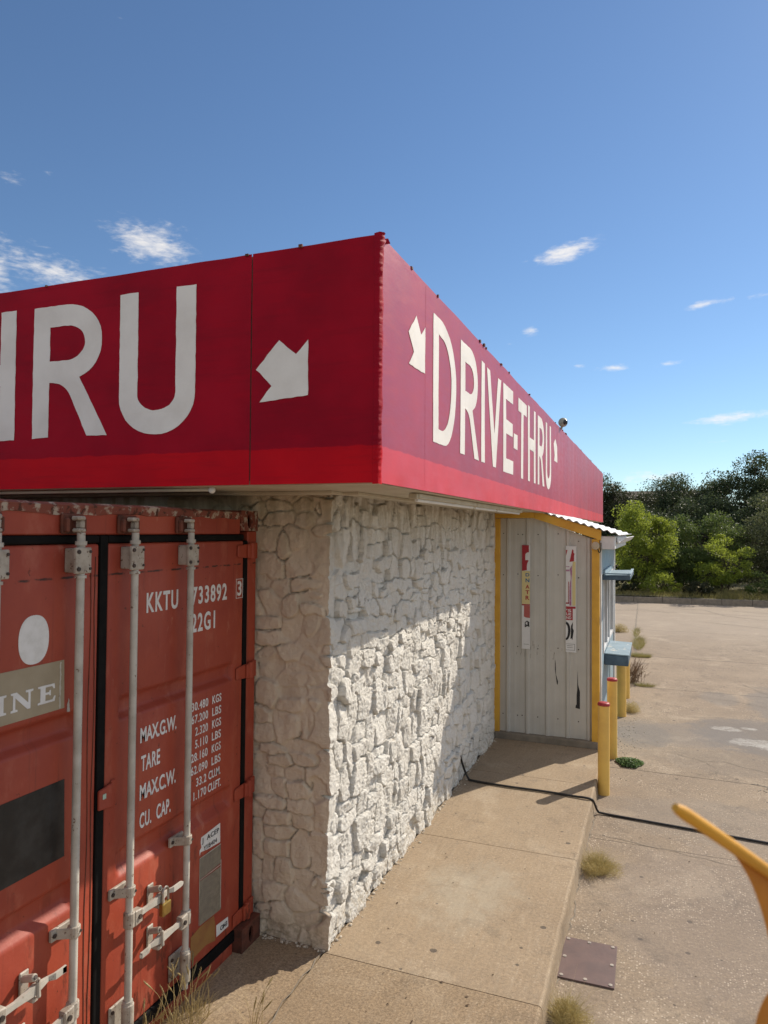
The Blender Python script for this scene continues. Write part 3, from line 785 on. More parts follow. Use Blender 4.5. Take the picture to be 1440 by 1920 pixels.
right_letters = [
    [path([(.02, 3.743), (.14, 3.741), ('a', .508, 3.40, 'h'), ('a', .25, 2.999, 'v'), (.022, 2.999)], .0015), path([(.128, 3.645), (.18, 3.638), ('a', .400, 3.39, 'h'), ('a', .20, 3.084, 'v'), (.125, 3.083)], .002)],
    gR(.615, w=.483),
    [path([(1.208, 3.736), (1.312, 3.736), (1.316, 2.993), (1.204, 2.993)], .0015)],
    [path([(1.385, 3.725), (1.492, 3.725), (1.65, 3.25), (1.79, 3.725), (1.906, 3.728), (1.703, 2.99), (1.593, 2.99)], .0015)],
    [path([(1.987, 3.73), (2.41, 3.73), (2.41, 3.615), (2.095, 3.61), (2.105, 3.44), (2.397, 3.436), (2.397, 3.321), (2.107, 3.318), (2.104, 3.105), (2.425, 3.110), (2.42, 2.987), (1.986, 2.985)], .0015)],
    [path([(2.451, 3.365), (2.640, 3.368), (2.637, 3.232), (2.446, 3.230)], .0015)],
    gT(2.672, 3.125, 2.824, 2.945), gH(3.20, 3.67, .106), gR(3.81, w=.455), gU(4.39, 4.82, .105),
    ]
right_arrows = [[path([(-.292, 3.635), (-.21, 3.554), (-.133, 3.614), (-.135, 3.355), (-.408, 3.352), (-.328, 3.43), (-.419, 3.517)], .002)],
                [path([(5.225, 3.655), (5.31, 3.61), (5.378, 3.575), (5.40, 3.37), (5.11, 3.37), (5.15, 3.44), (5.066, 3.579)], .002)]]
left_letters = [gT(-2.66, -2.21, -2.50, -2.38), gH(-2.115, -1.633, .118), gR(-1.496, w=.505), gU(-.876, -.386, .122)]
left_arrows = [[path([(.102, 3.416), (.197, 3.338), (.263, 3.402), (.265, 3.134), (-.005, 3.116), (.063, 3.193), (-.025, 3.281)], .0025)]]
def drape(b, ax, lift=.0018):
    V = np.array(b.v); A = V[:, 1] if ax == 'x' else V[:, 0]
    d = buckle(A, V[:, 2])
    if ax == 'x': V[:, 0] += d + lift
    else: V[:, 1] -= d + lift
    b.v = [tuple(q) for q in V]; return b
for L in right_letters:
    b = MB(); onto(b, poly2d(L, .0008), (XF, 0, 0), (0, 1, 0), (0, 0, 1), (1, 0, 0)); drape(b, 'x').build('letter', m_letter, fs_)
for L in right_arrows:
    b = MB(); onto(b, poly2d(L, .0008), (XF, 0, 0), (0, 1, 0), (0, 0, 1), (1, 0, 0)); drape(b, 'x').build('arrow', m_letter, fs_)
for L in left_letters:
    b = MB(); onto(b, poly2d(L, .0008), (0, YF, 0), (1, 0, 0), (0, 0, 1), (0, -1, 0)); drape(b, 'y').build('letter', m_letter, f2)
for L in left_arrows:
    b = MB(); onto(b, poly2d(L, .0008), (0, YF, 0), (1, 0, 0), (0, 0, 1), (0, -1, 0)); drape(b, 'y').build('arrow', m_letter, f1)
# light strip below the soffit
ls = thing('light_strip', 'long pale tube light fixed under the soffit behind the red side fascia', 'light', (.53, 0, 2.70))
b = MB()
for (y0, y1) in ((.0, 1.38), (1.40, 2.18), (2.20, 3.3)): b.box((.50, y0, 2.672), (.56, y1, 2.701))
b.build('housing', m_soffit, ls, bevel=.004)
b = MB(); b.tube([(.53, .03, 2.664), (.53, 1.35, 2.664)], .011, 8); b.tube([(.53, 1.43, 2.664), (.53, 2.15, 2.664)], .011, 8); b.tube([(.53, 2.23, 2.664), (.53, 3.27, 2.664)], .011, 8)
b.build('tube', m_pwhite, ls, smooth=True)
b = MB(); b.box((.505, -.035, 2.668), (.555, -.002, 2.70)); b.build('end_cap', m_soffit, ls, bevel=.004)
# second fixing under the front fascia
ks = thing('conduit', 'thin pale conduit with a round fitting under the front fascia', 'conduit', (-.4, -.76, 2.69))
b = MB(); b.tube([(-4.0, -.745, 2.692), (-.34, -.745, 2.692)], .009, 8); b.build('pipe', m_soffit, ks, smooth=True)
b = MB(); b.sphere((-.33, -.745, 2.69), .019, 10, 6); b.build('fitting', m_white, ks, smooth='all')
# security camera above the side fascia
sc_t = thing('security_camera', 'small dome security camera perched on the top edge of the side fascia', 'camera', (XF, 5.77, ZF1))
b = MB(); b.tube([(XF + .0, 5.77, ZF1 - .01), (XF + .02, 5.76, ZF1 + .035)], .016, 8); b.build('mount', m_camw, sc_t, smooth=True)
b = MB(); b.sphere((XF + .03, 5.75, ZF1 + .078), .062, 16, 10); b.build('housing', m_camw, sc_t, smooth='all')
b = MB(); b.sphere((XF + .062, 5.715, ZF1 + .072), .034, 12, 8); b.build('lens', m_glass, sc_t, smooth='all')

# ================================================================== METAL LEAN-TO
enc = thing('lean_to', 'grey corrugated metal lean-to with yellow posts and a serving window on its blue side', 'lean-to', (.6, 4.7, 0))
Y0 = 4.70
def topz(x): return 2.64 if x < .46 else 2.64 - (x - .46) * (2.64 - 2.405) / (1.12 - .46)
xs = []; 
rib = (.145, .38, .615, .85, 1.085)
pr = [(.03, 0)]
for r in rib: pr += [(r - .028, 0), (r - .014, .02), (r + .012, .02), (r + .026, 0)]
for k in range(4):
    for q in (.33, .66): xx = rib[k] + .235 * q; pr += [(xx - .02, 0), (xx - .011, .0015), (xx + .011, .0015), (xx + .02, 0)]
pr += [(1.125, 0)]; pr.sort()
b = MB(); n = len(pr)
zl = [.075, .6, 1.2, 1.8]
rows = []
for (xx, d) in pr:
    for z in zl + [topz(xx)]: b.v.append((xx, Y0 - d, z))
for i in range(n - 1):
    for j in range(4): b.f.append([i * 5 + j, (i + 1) * 5 + j, (i + 1) * 5 + j + 1, i * 5 + j + 1]); b.mi.append(0)
sid = b.build('metal_siding', m_siding, enc)
for z in (2.46, 1.96, 1.10, .28):
    for k, xx in enumerate((.085, .26, .315, .5, .735, .97)):
        zz = min(z, topz(xx) - .09) + random.uniform(-.015, .015)
        b = MB(); b.tube([(xx, Y0 - .001, zz), (xx, Y0 - .007, zz)], .007, 6); b.build('screw', m_bolt, sid)
# torn gashes in the sheet
for L in ([(.150, .96), (.157, .95), (.156, .70), (.150, .71)], [(.700, .98), (.707, .94), (.712, .80), (.735, .72), (.732, .68), (.722, .69), (.708, .80), (.700, .86)],
          [(.958, .86), (.965, .70), (.985, .62), (.985, .42), (.935, .43), (.938, .46), (.948, .47), (.948, .58), (.955, .64)]):
    b = MB(); onto(b, poly2d([L], .001), (0, Y0 - .0022, 0), (1, 0, 0), (0, 0, 1), (0, -1, 0)); b.build('tear', m_ink, sid)
for k in range(22):
    xx = random.uniform(.18, .8); z = random.gauss(1.02, .05); b = MB(); b.box((xx, Y0 - .0025, z), (xx + random.uniform(.002, .005), Y0 - .001, z + random.uniform(.01, .06))); b.build('scratch', m_curb, sid)
b = MB(); b.box((-.045, Y0 - .05, .06), (.048, Y0 + .04, 2.64)); b.build('post', m_yellow, enc, bevel=.004)
b = MB(); b.box((1.122, Y0 - .05, .0), (1.205, Y0 + .04, 2.40)); b.build('post', m_yellow, enc, bevel=.004)
b = MB(); b.box((-.05, Y0 - .06, 2.645), (.46, Y0 + .04, 2.735)); b.hexa([(.462, Y0 - .06, 2.640), (1.225, Y0 - .06, 2.385), (1.225, Y0 + .04, 2.385), (.462, Y0 + .04, 2.640), (.462, Y0 - .06, 2.733), (1.225, Y0 - .06, 2.504), (1.225, Y0 + .04, 2.504), (.462, Y0 + .04, 2.733)])
b.build('beam', m_yellow, enc, bevel=.004)
b = MB(); b.box((.0, Y0 - .085, -.002), (1.19, Y0 + .02, .074)); b.build('base_kerb', m_curb, enc, bevel=.006)
xg = np.linspace(.40, 1.455, 110); yg = np.linspace(Y0 - .10, 7.75, 12)
XG, YG = np.meshgrid(xg, yg, indexing='ij')
ZG = 2.768 - (XG - .40) * .300 + .011 * np.sin(XG * 2 * math.pi / .085)
o = link('roof_sheet', grid_mesh('roof_sheet', np.stack([XG, YG, ZG], -1)), m_roofsheet, enc, smooth='all'); s = o.modifiers.new('thick', 'SOLIDIFY'); s.thickness = .006
b = MB(); b.box((1.21, Y0 - .03, 2.285), (1.375, 7.7, 2.435)); b.build('fascia_board', m_white, enc, bevel=.006)
b = MB(); gp = [(1.38, 2.42), (1.385, 2.36), (1.41, 2.345), (1.455, 2.37), (1.495, 2.42), (1.487, 2.424), (1.45, 2.385), (1.41, 2.362), (1.392, 2.372), (1.388, 2.42)]
vs = [(x, yy, z) for yy in (Y0 + .25, 7.75) for (x, z) in gp]; m = len(gp)
b.add(vs, [[j, (j + 1) % m, m + (j + 1) % m, m + j] for j in range(m)] + [list(range(m))[::-1], [m + j for j in range(m)]]); b.build('gutter', m_white, enc)
# blue side with the serving window
b = MB(); b.box((1.05, Y0 + .041, ZL), (1.198, 7.6, .98)); b.box((1.05, Y0 + .041, 1.93), (1.198, 7.6, 2.40)); b.box((1.05, Y0 + .041, .98), (1.198, 5.32, 1.93)); b.box((1.05, 7.35, .98), (1.198, 7.6, 1.93))
sw = b.build('side_wall', m_blue, enc)
b = MB()
yy = Y0 + .1
while yy < 7.5: b.box((1.1985, yy, 1.97), (1.212, yy + .125, 2.30)); yy += .14
b.build('boarding', m_blue, sw, bevel=.003)
b = MB(); b.box((1.06, 5.32, .985), (1.15, 7.35, 1.925)); wn_ = b.build('window', m_glass, enc)
b = MB()
for yy in (5.32, 5.95, 6.45, 7.28): b.box((1.14, yy, .98), (1.212, yy + .07, 1.93))
b.box((1.14, 5.39, .98), (1.205, 7.28, 1.03)); b.box((1.14, 5.39, 1.87), (1.205, 7.28, 1.925)); b.build('frame', m_white, wn_, bevel=.003)
for q_ in ((Y0 + .045, Y0 + .14), (7.5, 7.6)): b = MB(); b.box((1.199, q_[0], ZL), (1.222, q_[1], 2.28)); b.build('corner_trim', m_white, enc, bevel=.003)
aw = MB(); aw.hexa([(1.20, 5.2, 1.895), (1.525, 5.2, 1.905), (1.525, 6.45, 1.905), (1.20, 6.45, 1.895), (1.20, 5.2, 1.945), (1.525, 5.2, 1.955), (1.525, 6.45, 1.955), (1.20, 6.45, 1.945)])
ao = aw.build('awning', m_bluedark, enc, bevel=.004)
b = MB(); b.hexa([(1.215, 5.205, 1.950), (1.52, 5.205, 1.958), (1.52, 6.445, 1.958), (1.215, 6.445, 1.950), (1.215, 5.205, 1.957), (1.52, 5.205, 1.965), (1.52, 6.445, 1.965), (1.215, 6.445, 1.957)]); b.build('awning_top', m_blue, ao)
b = MB(); b.box((1.215, 5.22, 1.968), (1.52, 5.25, 1.982)); b.box((1.495, 5.252, 1.968), (1.528, 6.44, 1.984)); b.box((1.213, 5.2, 1.962), (1.235, 6.45, 2.02)); b.build('batten', m_blue, ao, bevel=.003)
b = MB(); b.hexa([(1.20, 5.55, .80), (1.49, 5.55, .80), (1.49, 6.65, .80), (1.20, 6.65, .80), (1.20, 5.55, .935), (1.49, 5.55, .925), (1.49, 6.65, .925), (1.20, 6.65, .935)])
so_ = b.build('counter_shelf', m_bluedark, enc, bevel=.012, bseg=2)
b = MB(); b.hexa([(1.203, 5.54, .938), (1.498, 5.54, .928), (1.498, 6.66, .928), (1.203, 6.66, .938), (1.203, 5.54, .952), (1.498, 5.54, .942), (1.498, 6.66, .942), (1.203, 6.66, .952)]); b.build('shelf_top', m_shelf, so_, bevel=.003)
# junction box on the post
jb = thing('junction_box', 'small rounded beige junction box at the top of the right yellow post', 'electrical box', (1.16, Y0 - .05, 2.32))
b = MB(); b.tube([(1.163, Y0 - .051, 2.325), (1.163, Y0 - .10, 2.325)], [.048, .044], 16); b.build('box_body', m_boxp, jb, smooth=True, bevel=.006)
b = MB(); b.box((1.14, Y0 - .108, 2.31), (1.186, Y0 - .101, 2.34)); b.build('cover', m_boxp, jb, bevel=.003)
b = MB(); b.tube(catmull([(1.19, Y0 - .08, 2.29), (1.205, Y0 - .08, 2.25), (1.222, Y0 - .06, 2.27), (1.224, Y0 - .05, 2.36)]), .006, 6); b.build('wire', m_cable, jb, smooth=True)
# posters
def rect(mb, a0, a1, b0, b1, y): mb.box((a0, y - .0006, b0), (a1, y + .0006, b1))
YP = Y0 - .024
po = thing('poster_strip', 'narrow left poster strip with a yellow middle lettered D N A T R', 'poster', (.36, YP, 1.08))
b = MB(); b.box((.312, YP - .002, 1.08), (.410, YP + .002, 2.32)); b.build('sheet', m_pwhite, po)
yq = YP - .0032
b = MB(); onto(b, poly2d([path([(.313, 2.319), (.395, 2.319), (.395, 2.235), ('a', .352, 2.20, 'h'), (.352, 2.14), (.388, 2.14), (.388, 2.125), ('q', .365, 2.10, .372, 2.02), (.313, 2.01)])], .0005), (0, yq, 0), (1, 0, 0), (0, 0, 1), (0, -1, 0))
b.build('red_print', m_red, po)
b = MB(); rect(b, .313, .408, 1.615, 2.01, yq); b.build('yellow_print', m_pyel, po)
b = MB(); rect(b, .313, .409, 1.598, 1.613, yq); b.build('red_band', m_red, po)
b = MB(); onto(b, poly2d([[(.338, 1.596), (.409, 1.596), (.409, 1.45), (.36, 1.455), (.338, 1.465)]], .0005), (0, yq, 0), (1, 0, 0), (0, 0, 1), (0, -1, 0)); b.build('faded_print', m_psalmon, po)
for ch, z0, z1, mm in (('D', 1.945, 1.985, m_pblue), ('N', 1.875, 1.922, m_pblue), ('A', 1.800, 1.845, m_red), ('T', 1.735, 1.780, m_red), ('R', 1.665, 1.715, m_red)):
    b = MB(); label_text(b, ch, (0, yq - .001, 0), (1, 0, 0), (0, 0, 1), (0, -1, 0), .356, .402, z0, z1, bold=.03); b.build('lettering', mm, po)
b = MB(); label_text(b, '$', (0, yq - .001, 0), (1, 0, 0), (0, 0, 1), (0, -1, 0), .348, .404, 1.315, 1.415, bold=.08); b.build('lettering', m_ink, po)
b = MB(); rect(b, .338, .40, 1.135, 1.139, yq); b.build('fine_print', m_plate, po)
pq = thing('poster_strip', 'narrow right poster strip with red stripes, purple shapes and a big black figure', 'poster', (.89, YP, 1.08))
b = MB(); b.box((.826, YP - .002, 1.075), (.946, YP + .002, 2.315)); b.build('sheet', m_pwhite, pq)
fr = ((0, yq, 0), (1, 0, 0), (0, 0, 1), (0, -1, 0))
b = MB(); onto(b, poly2d([[(.868, 2.13), (.900, 2.28), (.915, 2.265), (.913, 2.24), (.926, 2.225), (.920, 2.205), (.920, 2.14)]], .0005), *fr); onto(b, poly2d([[(.828, 2.27), (.845, 2.27), (.828, 2.20)]], .0005), *fr); b.build('red_print', m_red, pq)
b = MB(); onto(b, poly2d([[(.905, 2.135), (.938, 2.135), (.938, 1.62), (.900, 1.62), (.900, 2.06)]], .0005), *fr); b.build('yellow_print', m_pyel, pq)
b = MB(); onto(b, poly2d([[(.872, 2.05), (.897, 2.09), (.897, 1.98), (.890, 1.93), (.890, 1.62), (.868, 1.62), (.868, 1.85), (.884, 1.93)]], .0005), *fr); rect(b, .828, .870, 2.02, 2.04, yq); rect(b, .828, .866, 2.07, 2.078, yq); b.build('purple_print', m_ppurple, pq)
b = MB(); rect(b, .855, .862, 1.64, 1.90, yq - .001); rect(b, .828, .865, 1.64, 1.655, yq - .001); b.build('dark_print', m_red, pq)
b = MB(); rect(b, .828, .938, 1.585, 1.61, yq); rect(b, .828, .906, 1.45, 1.584, yq); b.build('red_block', m_red, pq)
b = MB()
for s_, z0 in (("'S", 1.545), ('UE', 1.505), ('ND', 1.462)): label_text(b, s_, (0, yq - .001, 0), (1, 0, 0), (0, 0, 1), (0, -1, 0), .832, .890, z0, z0 + .032, bold=.02)
b.build('lettering', m_pwhite, pq)
b = MB(); onto(b, poly2d([path([(.828, 1.43), ('a', .880, 1.33, 'h'), ('a', .828, 1.215, 'v'), (.828, 1.24), ('a', .852, 1.33, 'h'), ('a', .828, 1.40, 'v')])], .0005), *fr); b.build('lettering', m_ink, pq)
b = MB(); onto(b, poly2d([[(.886, 1.385), (.908, 1.43), (.905, 1.36), (.918, 1.33), (.902, 1.22), (.892, 1.24), (.880, 1.23), (.884, 1.30)]], .0005), *fr); b.build('lettering', m_ink, pq)
b = MB()
for (a0, a1, z0, z1) in ((.832, .93, 1.17, 1.173), (.832, .93, 1.10, 1.103), (.927, .93, 1.10, 1.173), (.84, .905, 1.15, 1.153), (.84, .905, 1.13, 1.133)): rect(b, a0, a1, z0, z1, yq)
b.build('fine_print', m_ink, pq)

# ================================================================== SHIPPING CONTAINER
XD = -.5
ct = thing('shipping_container', 'weathered red shipping container with white lock bars standing against the stone building', 'container', (-.5, -1.2, 0))
YA, YB = -2.445, -.022       # outer sides
# body
def corr(y, sgn):
    b = MB(); pts = []; x = -6.45
    while x < -.66:
        pts += [(x, 0), (x + .10, 0), (x + .14, -.036), (x + .24, -.036)]; x += .28
    pts = [(min(q[0], -.64), q[1]) for q in pts]
    for (xx, d) in pts: b.v += [(xx, y + sgn * d, .12), (xx, y + sgn * d, 2.52)]
    for i in range(len(pts) - 1): b.f.append([2 * i, 2 * i + 2, 2 * i + 3, 2 * i + 1]); b.mi.append(0)
    return b.build('side_wall', m_cont, ct)
corr(YA + .01, 1); corr(YB - .012, -1)
b = MB(); b.box((-6.5, YA + .01, 2.52), (-.62, YB - .01, 2.575)); b.build('roof', m_cont, ct)
b = MB(); b.box((-6.5, YA + .06, .02), (-.62, YB - .06, .14)); b.box((-6.5, YA + .05, .14), (-6.44, YB - .05, 2.52)); b.build('under_frame', m_cont, ct)
for ys_ in ((YA + .004, YA + .10), (YB - .098, YB)):
    b = MB(); b.box((-.64, ys_[0], .14), (XD - .002, ys_[1], 2.475)); b.build('corner_post', m_cont, ct, bevel=.005)
b = MB(); b.box((-.62, YA + .185, 2.458), (XD + .0, YB - .185, 2.585)); hd = b.build('header', m_cont, ct, bevel=.006)
lipn = 60; P = []
for i in range(lipn):
    y = YA + .19 + (YB - YA - .38) * i / (lipn - 1); d = (fbm(np.array([y * 3.]), np.array([1.]), 4)[0] - .5); d2 = (fbm(np.array([y * 11.]), np.array([7.]), 4)[0] - .5)
    P.append([(-.62, y, 2.60 + d * .01), (XD - .01, y, 2.598 + d * .012), (XD + .012 + d2 * .01, y, 2.588 + d * .02), (XD + .006 + d2 * .012, y, 2.552 + d2 * .03 + d * .02), (XD - .004, y, 2.548 + d2 * .02)])
link('bent_lip', grid_mesh('bent_lip', np.array(P)), m_cast, hd, smooth=True, angle=50)
b = MB(); b.box((-.62, YA + .19, -.012), (XD - .002, YB - .21, .057)); b.build('sill', m_cont, ct, bevel=.004)
def casting(y0, y1, z0, z1, xf, mat):
    b = MB(); cy, cz = (y0 + y1) / 2, (z0 + z1) / 2
    hole = [(cy + .024 * math.cos(t_), cz + .046 * math.sin(t_)) for t_ in np.linspace(0, 2 * math.pi, 20)[:-1]]
    onto(b, poly2d([[(y0, z0), (y1, z0), (y1, z1), (y0, z1)], hole], .008), (xf - .008, 0, 0), (0, 1, 0), (0, 0, 1), (1, 0, 0))
    b.box((xf - .17, y0, z0), (xf - .0165, y0 + .012, z1)); b.box((xf - .17, y1 - .012, z0), (xf - .0165, y1, z1)); b.box((xf - .17, y0 + .0125, z1 - .012), (xf - .0165, y1 - .0125, z1)); b.box((xf - .17, y0 + .0125, z0), (xf - .0165, y1 - .0125, z0 + .012))
    o = b.build('corner_casting', mat, ct)
    b = MB(); b.box((xf - .16, y0 + .014, z0 + .014), (xf - .10, y1 - .014, z1 - .014)); b.build('socket', m_rubber, o)
casting(YB - .182, YB + .006, 2.477, 2.600, XD + .003, m_cast); casting(YA - .003, YA + .18, 2.477, 2.600, XD + .003, m_cast)
casting(YB - .20, YB + .003, -.004, .135, XD + .055, m_rust); casting(YA - .003, YA + .19, -.004, .135, XD + .055, m_rust)
# doors
def door(y0, y1, lbl):
    ys_ = [y0, y0 + .085, y0 + .115, y1 - .135, y1 - .105, y1]
    zs_ = [.128, .865, .905, .972, .998, 1.597, 1.622, 1.683, 1.708, 2.418]
    def dep(i, j):
        iny = i in (2, 3); inz = j in (2, 3, 6, 7)
        return -.038 if (iny and inz) else 0.0
    b = MB()
    for i, y in enumerate(ys_):
        for j, z in enumerate(zs_): b.v.append((XD + dep(i, j), y, z))
    m = len(zs_)
    for i in range(len(ys_) - 1):
        for j in range(m - 1): b.f.append([i * m + j, (i + 1) * m + j, (i + 1) * m + j + 1, i * m + j + 1]); b.mi.append(0)
    me = b.mesh('door'); o = link('door', me, m_cont, ct); o['label'] = lbl
    s = o.modifiers.new('thick', 'SOLIDIFY'); s.thickness = .045; s.offset = -1
    bv = o.modifiers.new('bevel', 'BEVEL'); bv.width = .012; bv.segments = 3; bv.limit_method = 'ANGLE'; bv.angle_limit = math.radians(25)
    me.polygons.foreach_set('use_smooth', [True] * len(me.polygons)); me.set_sharp_from_angle(angle=math.radians(60))
    return o
dR = door(-1.294, -.168, 'right door leaf with weight table and serial number'); dL = door(-2.30, -1.349, 'left door leaf with white oval and tan band')
def gasket(door_, bars):
    b = MB()
    for a in bars: b.box(*a)
    b.build('gasket', m_rubber, door_, bevel=.008, bseg=2)
gasket(dR, [((XD - .04, -1.346, .10), (XD + .004, -1.296, 2.456)), ((XD - .04, -1.294, 2.420), (XD + .002, -.165, 2.456)), ((XD - .04, -.166, .15), (XD + .001, -.120, 2.418)), ((XD - .04, -1.294, .060), (XD + .004, -.17, .126))])
gasket(dL, [((XD - .04, -2.30, 2.420), (XD + .002, -1.349, 2.456)), ((XD - .04, -2.345, .15), (XD + .001, -2.302, 2.418)), ((XD - .04, -2.30, .060), (XD + .004, -1.349, .126))])
# overlap strip on the left leaf with its wavy sealant lines
b = MB()
for yy in (-1.372, -1.40):
    P_ = [(XD + .0012, yy + .004 * math.sin(z * 7 + yy * 90) + random.uniform(-.001, .001), z) for z in np.arange(.2, 2.4, .04)]
    b.tube(P_, .0022, 5)
b.build('sealant_line', m_rust, dL)
XB = XD + .062
def lock_bar(door_, y, hz, hdir, hlen, zc):
    b = MB(); b.tube([(XB, y, .13), (XB, y, 2.468)], .0170, 14); b.tube([(XB, y, 2.415), (XB, y, 2.432)], .024, 14); b.tube([(XB, y, 2.276), (XB, y, 2.288)], .024, 14)
    b.tube([(XB, y, .31), (XB, y, .325)], .023, 14)
    bar = b.build('lock_bar', m_bar, door_, smooth=True)
    # cam at the top and its keeper on the header
    b = MB()
    b.box((XB - .028, y - .026, 2.470), (XB + .016, y + .014, 2.486)); b.box((XB - .024, y - .010, 2.486), (XB + .010, y + .014, 2.520)); b.box((XB - .028, y - .030, 2.520), (XB + .014, y + .014, 2.538))
    b.build('cam', m_bracket, door_, bevel=.005)
    b = MB(); b.box((XD + .002, y - .060, 2.462), (XD + .020, y + .062, 2.548)); b.box((XD + .020, y + .024, 2.470), (XD + .052, y + .046, 2.530)); b.box((XD + .020, y - .058, 2.470), (XD + .046, y - .040, 2.530)); b.build('cam_keeper', m_rust, hd, bevel=.006)
    # upper bearing plate
    b = MB(); b.hexa([(XB + .004, y - .046, 2.296), (XB + .022, y - .046, 2.296), (XB + .022, y + .040, 2.296), (XB + .004, y + .040, 2.296), (XB + .004, y - .046, 2.406), (XB + .022, y - .046, 2.406), (XB + .022, y + .040, 2.406), (XB + .004, y + .040, 2.406)]); b.box((XD + .002, y - .030, 2.300), (XB + .004, y + .028, 2.402)); b.build('bracket', m_bracket, door_, bevel=.005, bseg=2)
    for dy in (-.034, .030):
        for z in (2.316, 2.388): b = MB(); b.tube([(XB + .020, y + dy, z), (XB + .028, y + dy, z)], .009 if dy < 0 else .006, 8); b.build('bolt', m_bolt, door_)
    # strap clamp
    b = MB(); b.box((XD + .002, y - .075, zc - .024), (XD + .018, y + .032, zc + .024)); b.hexa([(XD + .010, y - .050, zc - .022), (XD + .018, y - .052, zc - .022), (XB + .026, y - .012, zc - .022), (XB + .012, y - .012, zc - .022), (XD + .010, y - .050, zc + .022), (XD + .018, y - .052, zc + .022), (XB + .026, y - .012, zc + .022), (XB + .012, y - .012, zc + .022)]); b.tube([(XB, y, zc - .023), (XB, y, zc + .023)], .026, 14); b.build('clamp', m_bracket, door_, bevel=.004)
    for q_ in ((XD + .016, -.060, .009, .008), (XB + .022, .012, .006, .006)): b = MB(); b.tube([(q_[0], y + q_[1], zc), (q_[0] + q_[3], y + q_[1], zc)], q_[2], 8); b.build('bolt', m_bolt, door_)
    # lower bearing
    b = MB(); b.box((XD + .002, y - .062, .175), (XD + .014, y + .05, .308)); b.tube([(XB, y, .165), (XB, y, .312)], .028, 16); b.build('bracket', m_bracket, door_, bevel=.004)
    for dy in (-.046, .038):
        for z in (.20, .285): b = MB(); b.tube([(XD + .012, y + dy, z), (XD + .022, y + dy, z)], .008, 8); b.build('bolt', m_bolt, door_)
    # handle: hub plate on the bar, flat lever with a twist, catch on the door
    d = hdir; z = hz
    b = MB(); b.tube([(XB, y, z - .036), (XB, y, z + .036)], .026, 14)
    b.hexa([(XB - .012, y + d * .012, z - .038), (XB + .026, y + d * .012, z - .038), (XB + .026, y + d * .065, z - .034), (XB - .012, y + d * .065, z - .034), (XB - .012, y + d * .012, z + .034), (XB + .026, y + d * .012, z + .034), (XB + .026, y + d * .065, z + .028), (XB - .012, y + d * .065, z + .028)])
    b.build('handle_hub', m_bracket, door_, bevel=.005)
    b = MB(); b.tube([(XB + .026, y + d * .042, z - .002), (XB + .033, y + d * .042, z - .002)], .011, 10); b.build('rivet', m_bolt, door_)
    prof_ = [(.055, .008, .012), (.11, .007, .011), (.165, .008, .016), (.205, .010, .020), (.25, .008, .012), (.275, .005, .009), (.30, .005, .013), (.355, .005, .013), (hlen - .01, .005, .011), (hlen, .004, .006)]
    P_ = []
    for (s_, tx, tz) in prof_:
        sag = .006 * math.sin(s_ * 14) if s_ < .28 else .010
        P_.append([(XB + .004 - tx + sag, y + d * s_, z - tz), (XB + .004 + tx + sag, y + d * s_, z - tz), (XB + .004 + tx + sag, y + d * s_, z + tz), (XB + .004 - tx + sag, y + d * s_, z + tz)])
    b = MB(); m = 4
    for q in P_: b.v += q
    for i in range(len(P_) - 1):
        for j in range(4): b.f.append([i * 4 + j, i * 4 + (j + 1) % 4, (i + 1) * 4 + (j + 1) % 4, (i + 1) * 4 + j]); b.mi.append(0)
    b.f += [[0, 1, 2, 3], [len(P_) * 4 - 1 - j for j in range(4)]]; b.mi += [0, 0]
    b.build('handle', m_bar, door_)
    yk = y + d * .21
    up = 1 if hz > .6 else -1
    b = MB(); b.box((XD + .002, yk - .022, z - .045), (XD + .012, yk + .022, z + .055)); b.box((XD + .012, yk - .014, z - .050), (XB + .010, yk + .014, z - .030)); b.tube([(XD + .012, yk - .008, z + .030), (XB + .016, yk - .010, z + .052)], .015, 10); b.tube([(XB + .012, yk + .006, z + .040), (XB + .020, yk + .004, z - .032)], .010, 8)
    b.build('handle_catch', m_bracket, door_, bevel=.004)
    b = MB(); b.tube([(XB + .004, yk - .010, z + .045), (XB + .020, yk - .010, z + .055)], .008, 8); b.build('catch_pivot', m_bolt, door_)
lock_bar(dR, -1.19, .690, 1, .375, .820); lock_bar(dR, -.768, .490, -1, .36, .885)
lock_bar(dL, -1.522, .490, -1, .36, .812); lock_bar(dL, -1.930, .692, 1, .345, .87)
# hinges
for z in (2.355, 1.63, .918, .185):
    b = MB(); b.hexa([(XD + .001, -.245, z - .034), (XD + .012, -.245, z - .034), (XD + .012, -.15, z - .042), (XD + .001, -.15, z - .042), (XD + .001, -.245, z + .034), (XD + .012, -.245, z + .034), (XD + .012, -.15, z + .042), (XD + .001, -.15, z + .042)])
    b.box((XD + .003, -.149, z - .042), (XD + .024, -.075, z + .042)); b.tube([(XD + .012, -.100, z - .05), (XD + .012, -.100, z + .05)], .019, 12); b.box((XD - .0005, -.08, z - .05), (XD + .010, -.024, z + .05)); b.build('hinge', m_cont, dR, bevel=.004)
# centre lock plate
b = MB(); b.hexa([(XD + .006, -1.345, 1.232), (XD + .020, -1.345, 1.232), (XD + .020, -1.262, 1.222), (XD + .006, -1.262, 1.222), (XD + .006, -1.345, 1.318), (XD + .020, -1.345, 1.318), (XD + .020, -1.262, 1.330), (XD + .006, -1.262, 1.330)])
b.box((XD + .002, -1.262, 1.215), (XD + .010, -1.232, 1.338)); lp = b.build('lock_plate', m_cont, dR, bevel=.004)
b = MB(); b.box((XD + .0205, -1.325, 1.276), (XD + .022, -1.305, 1.298)); b.build('seal_sticker', m_green, dR)
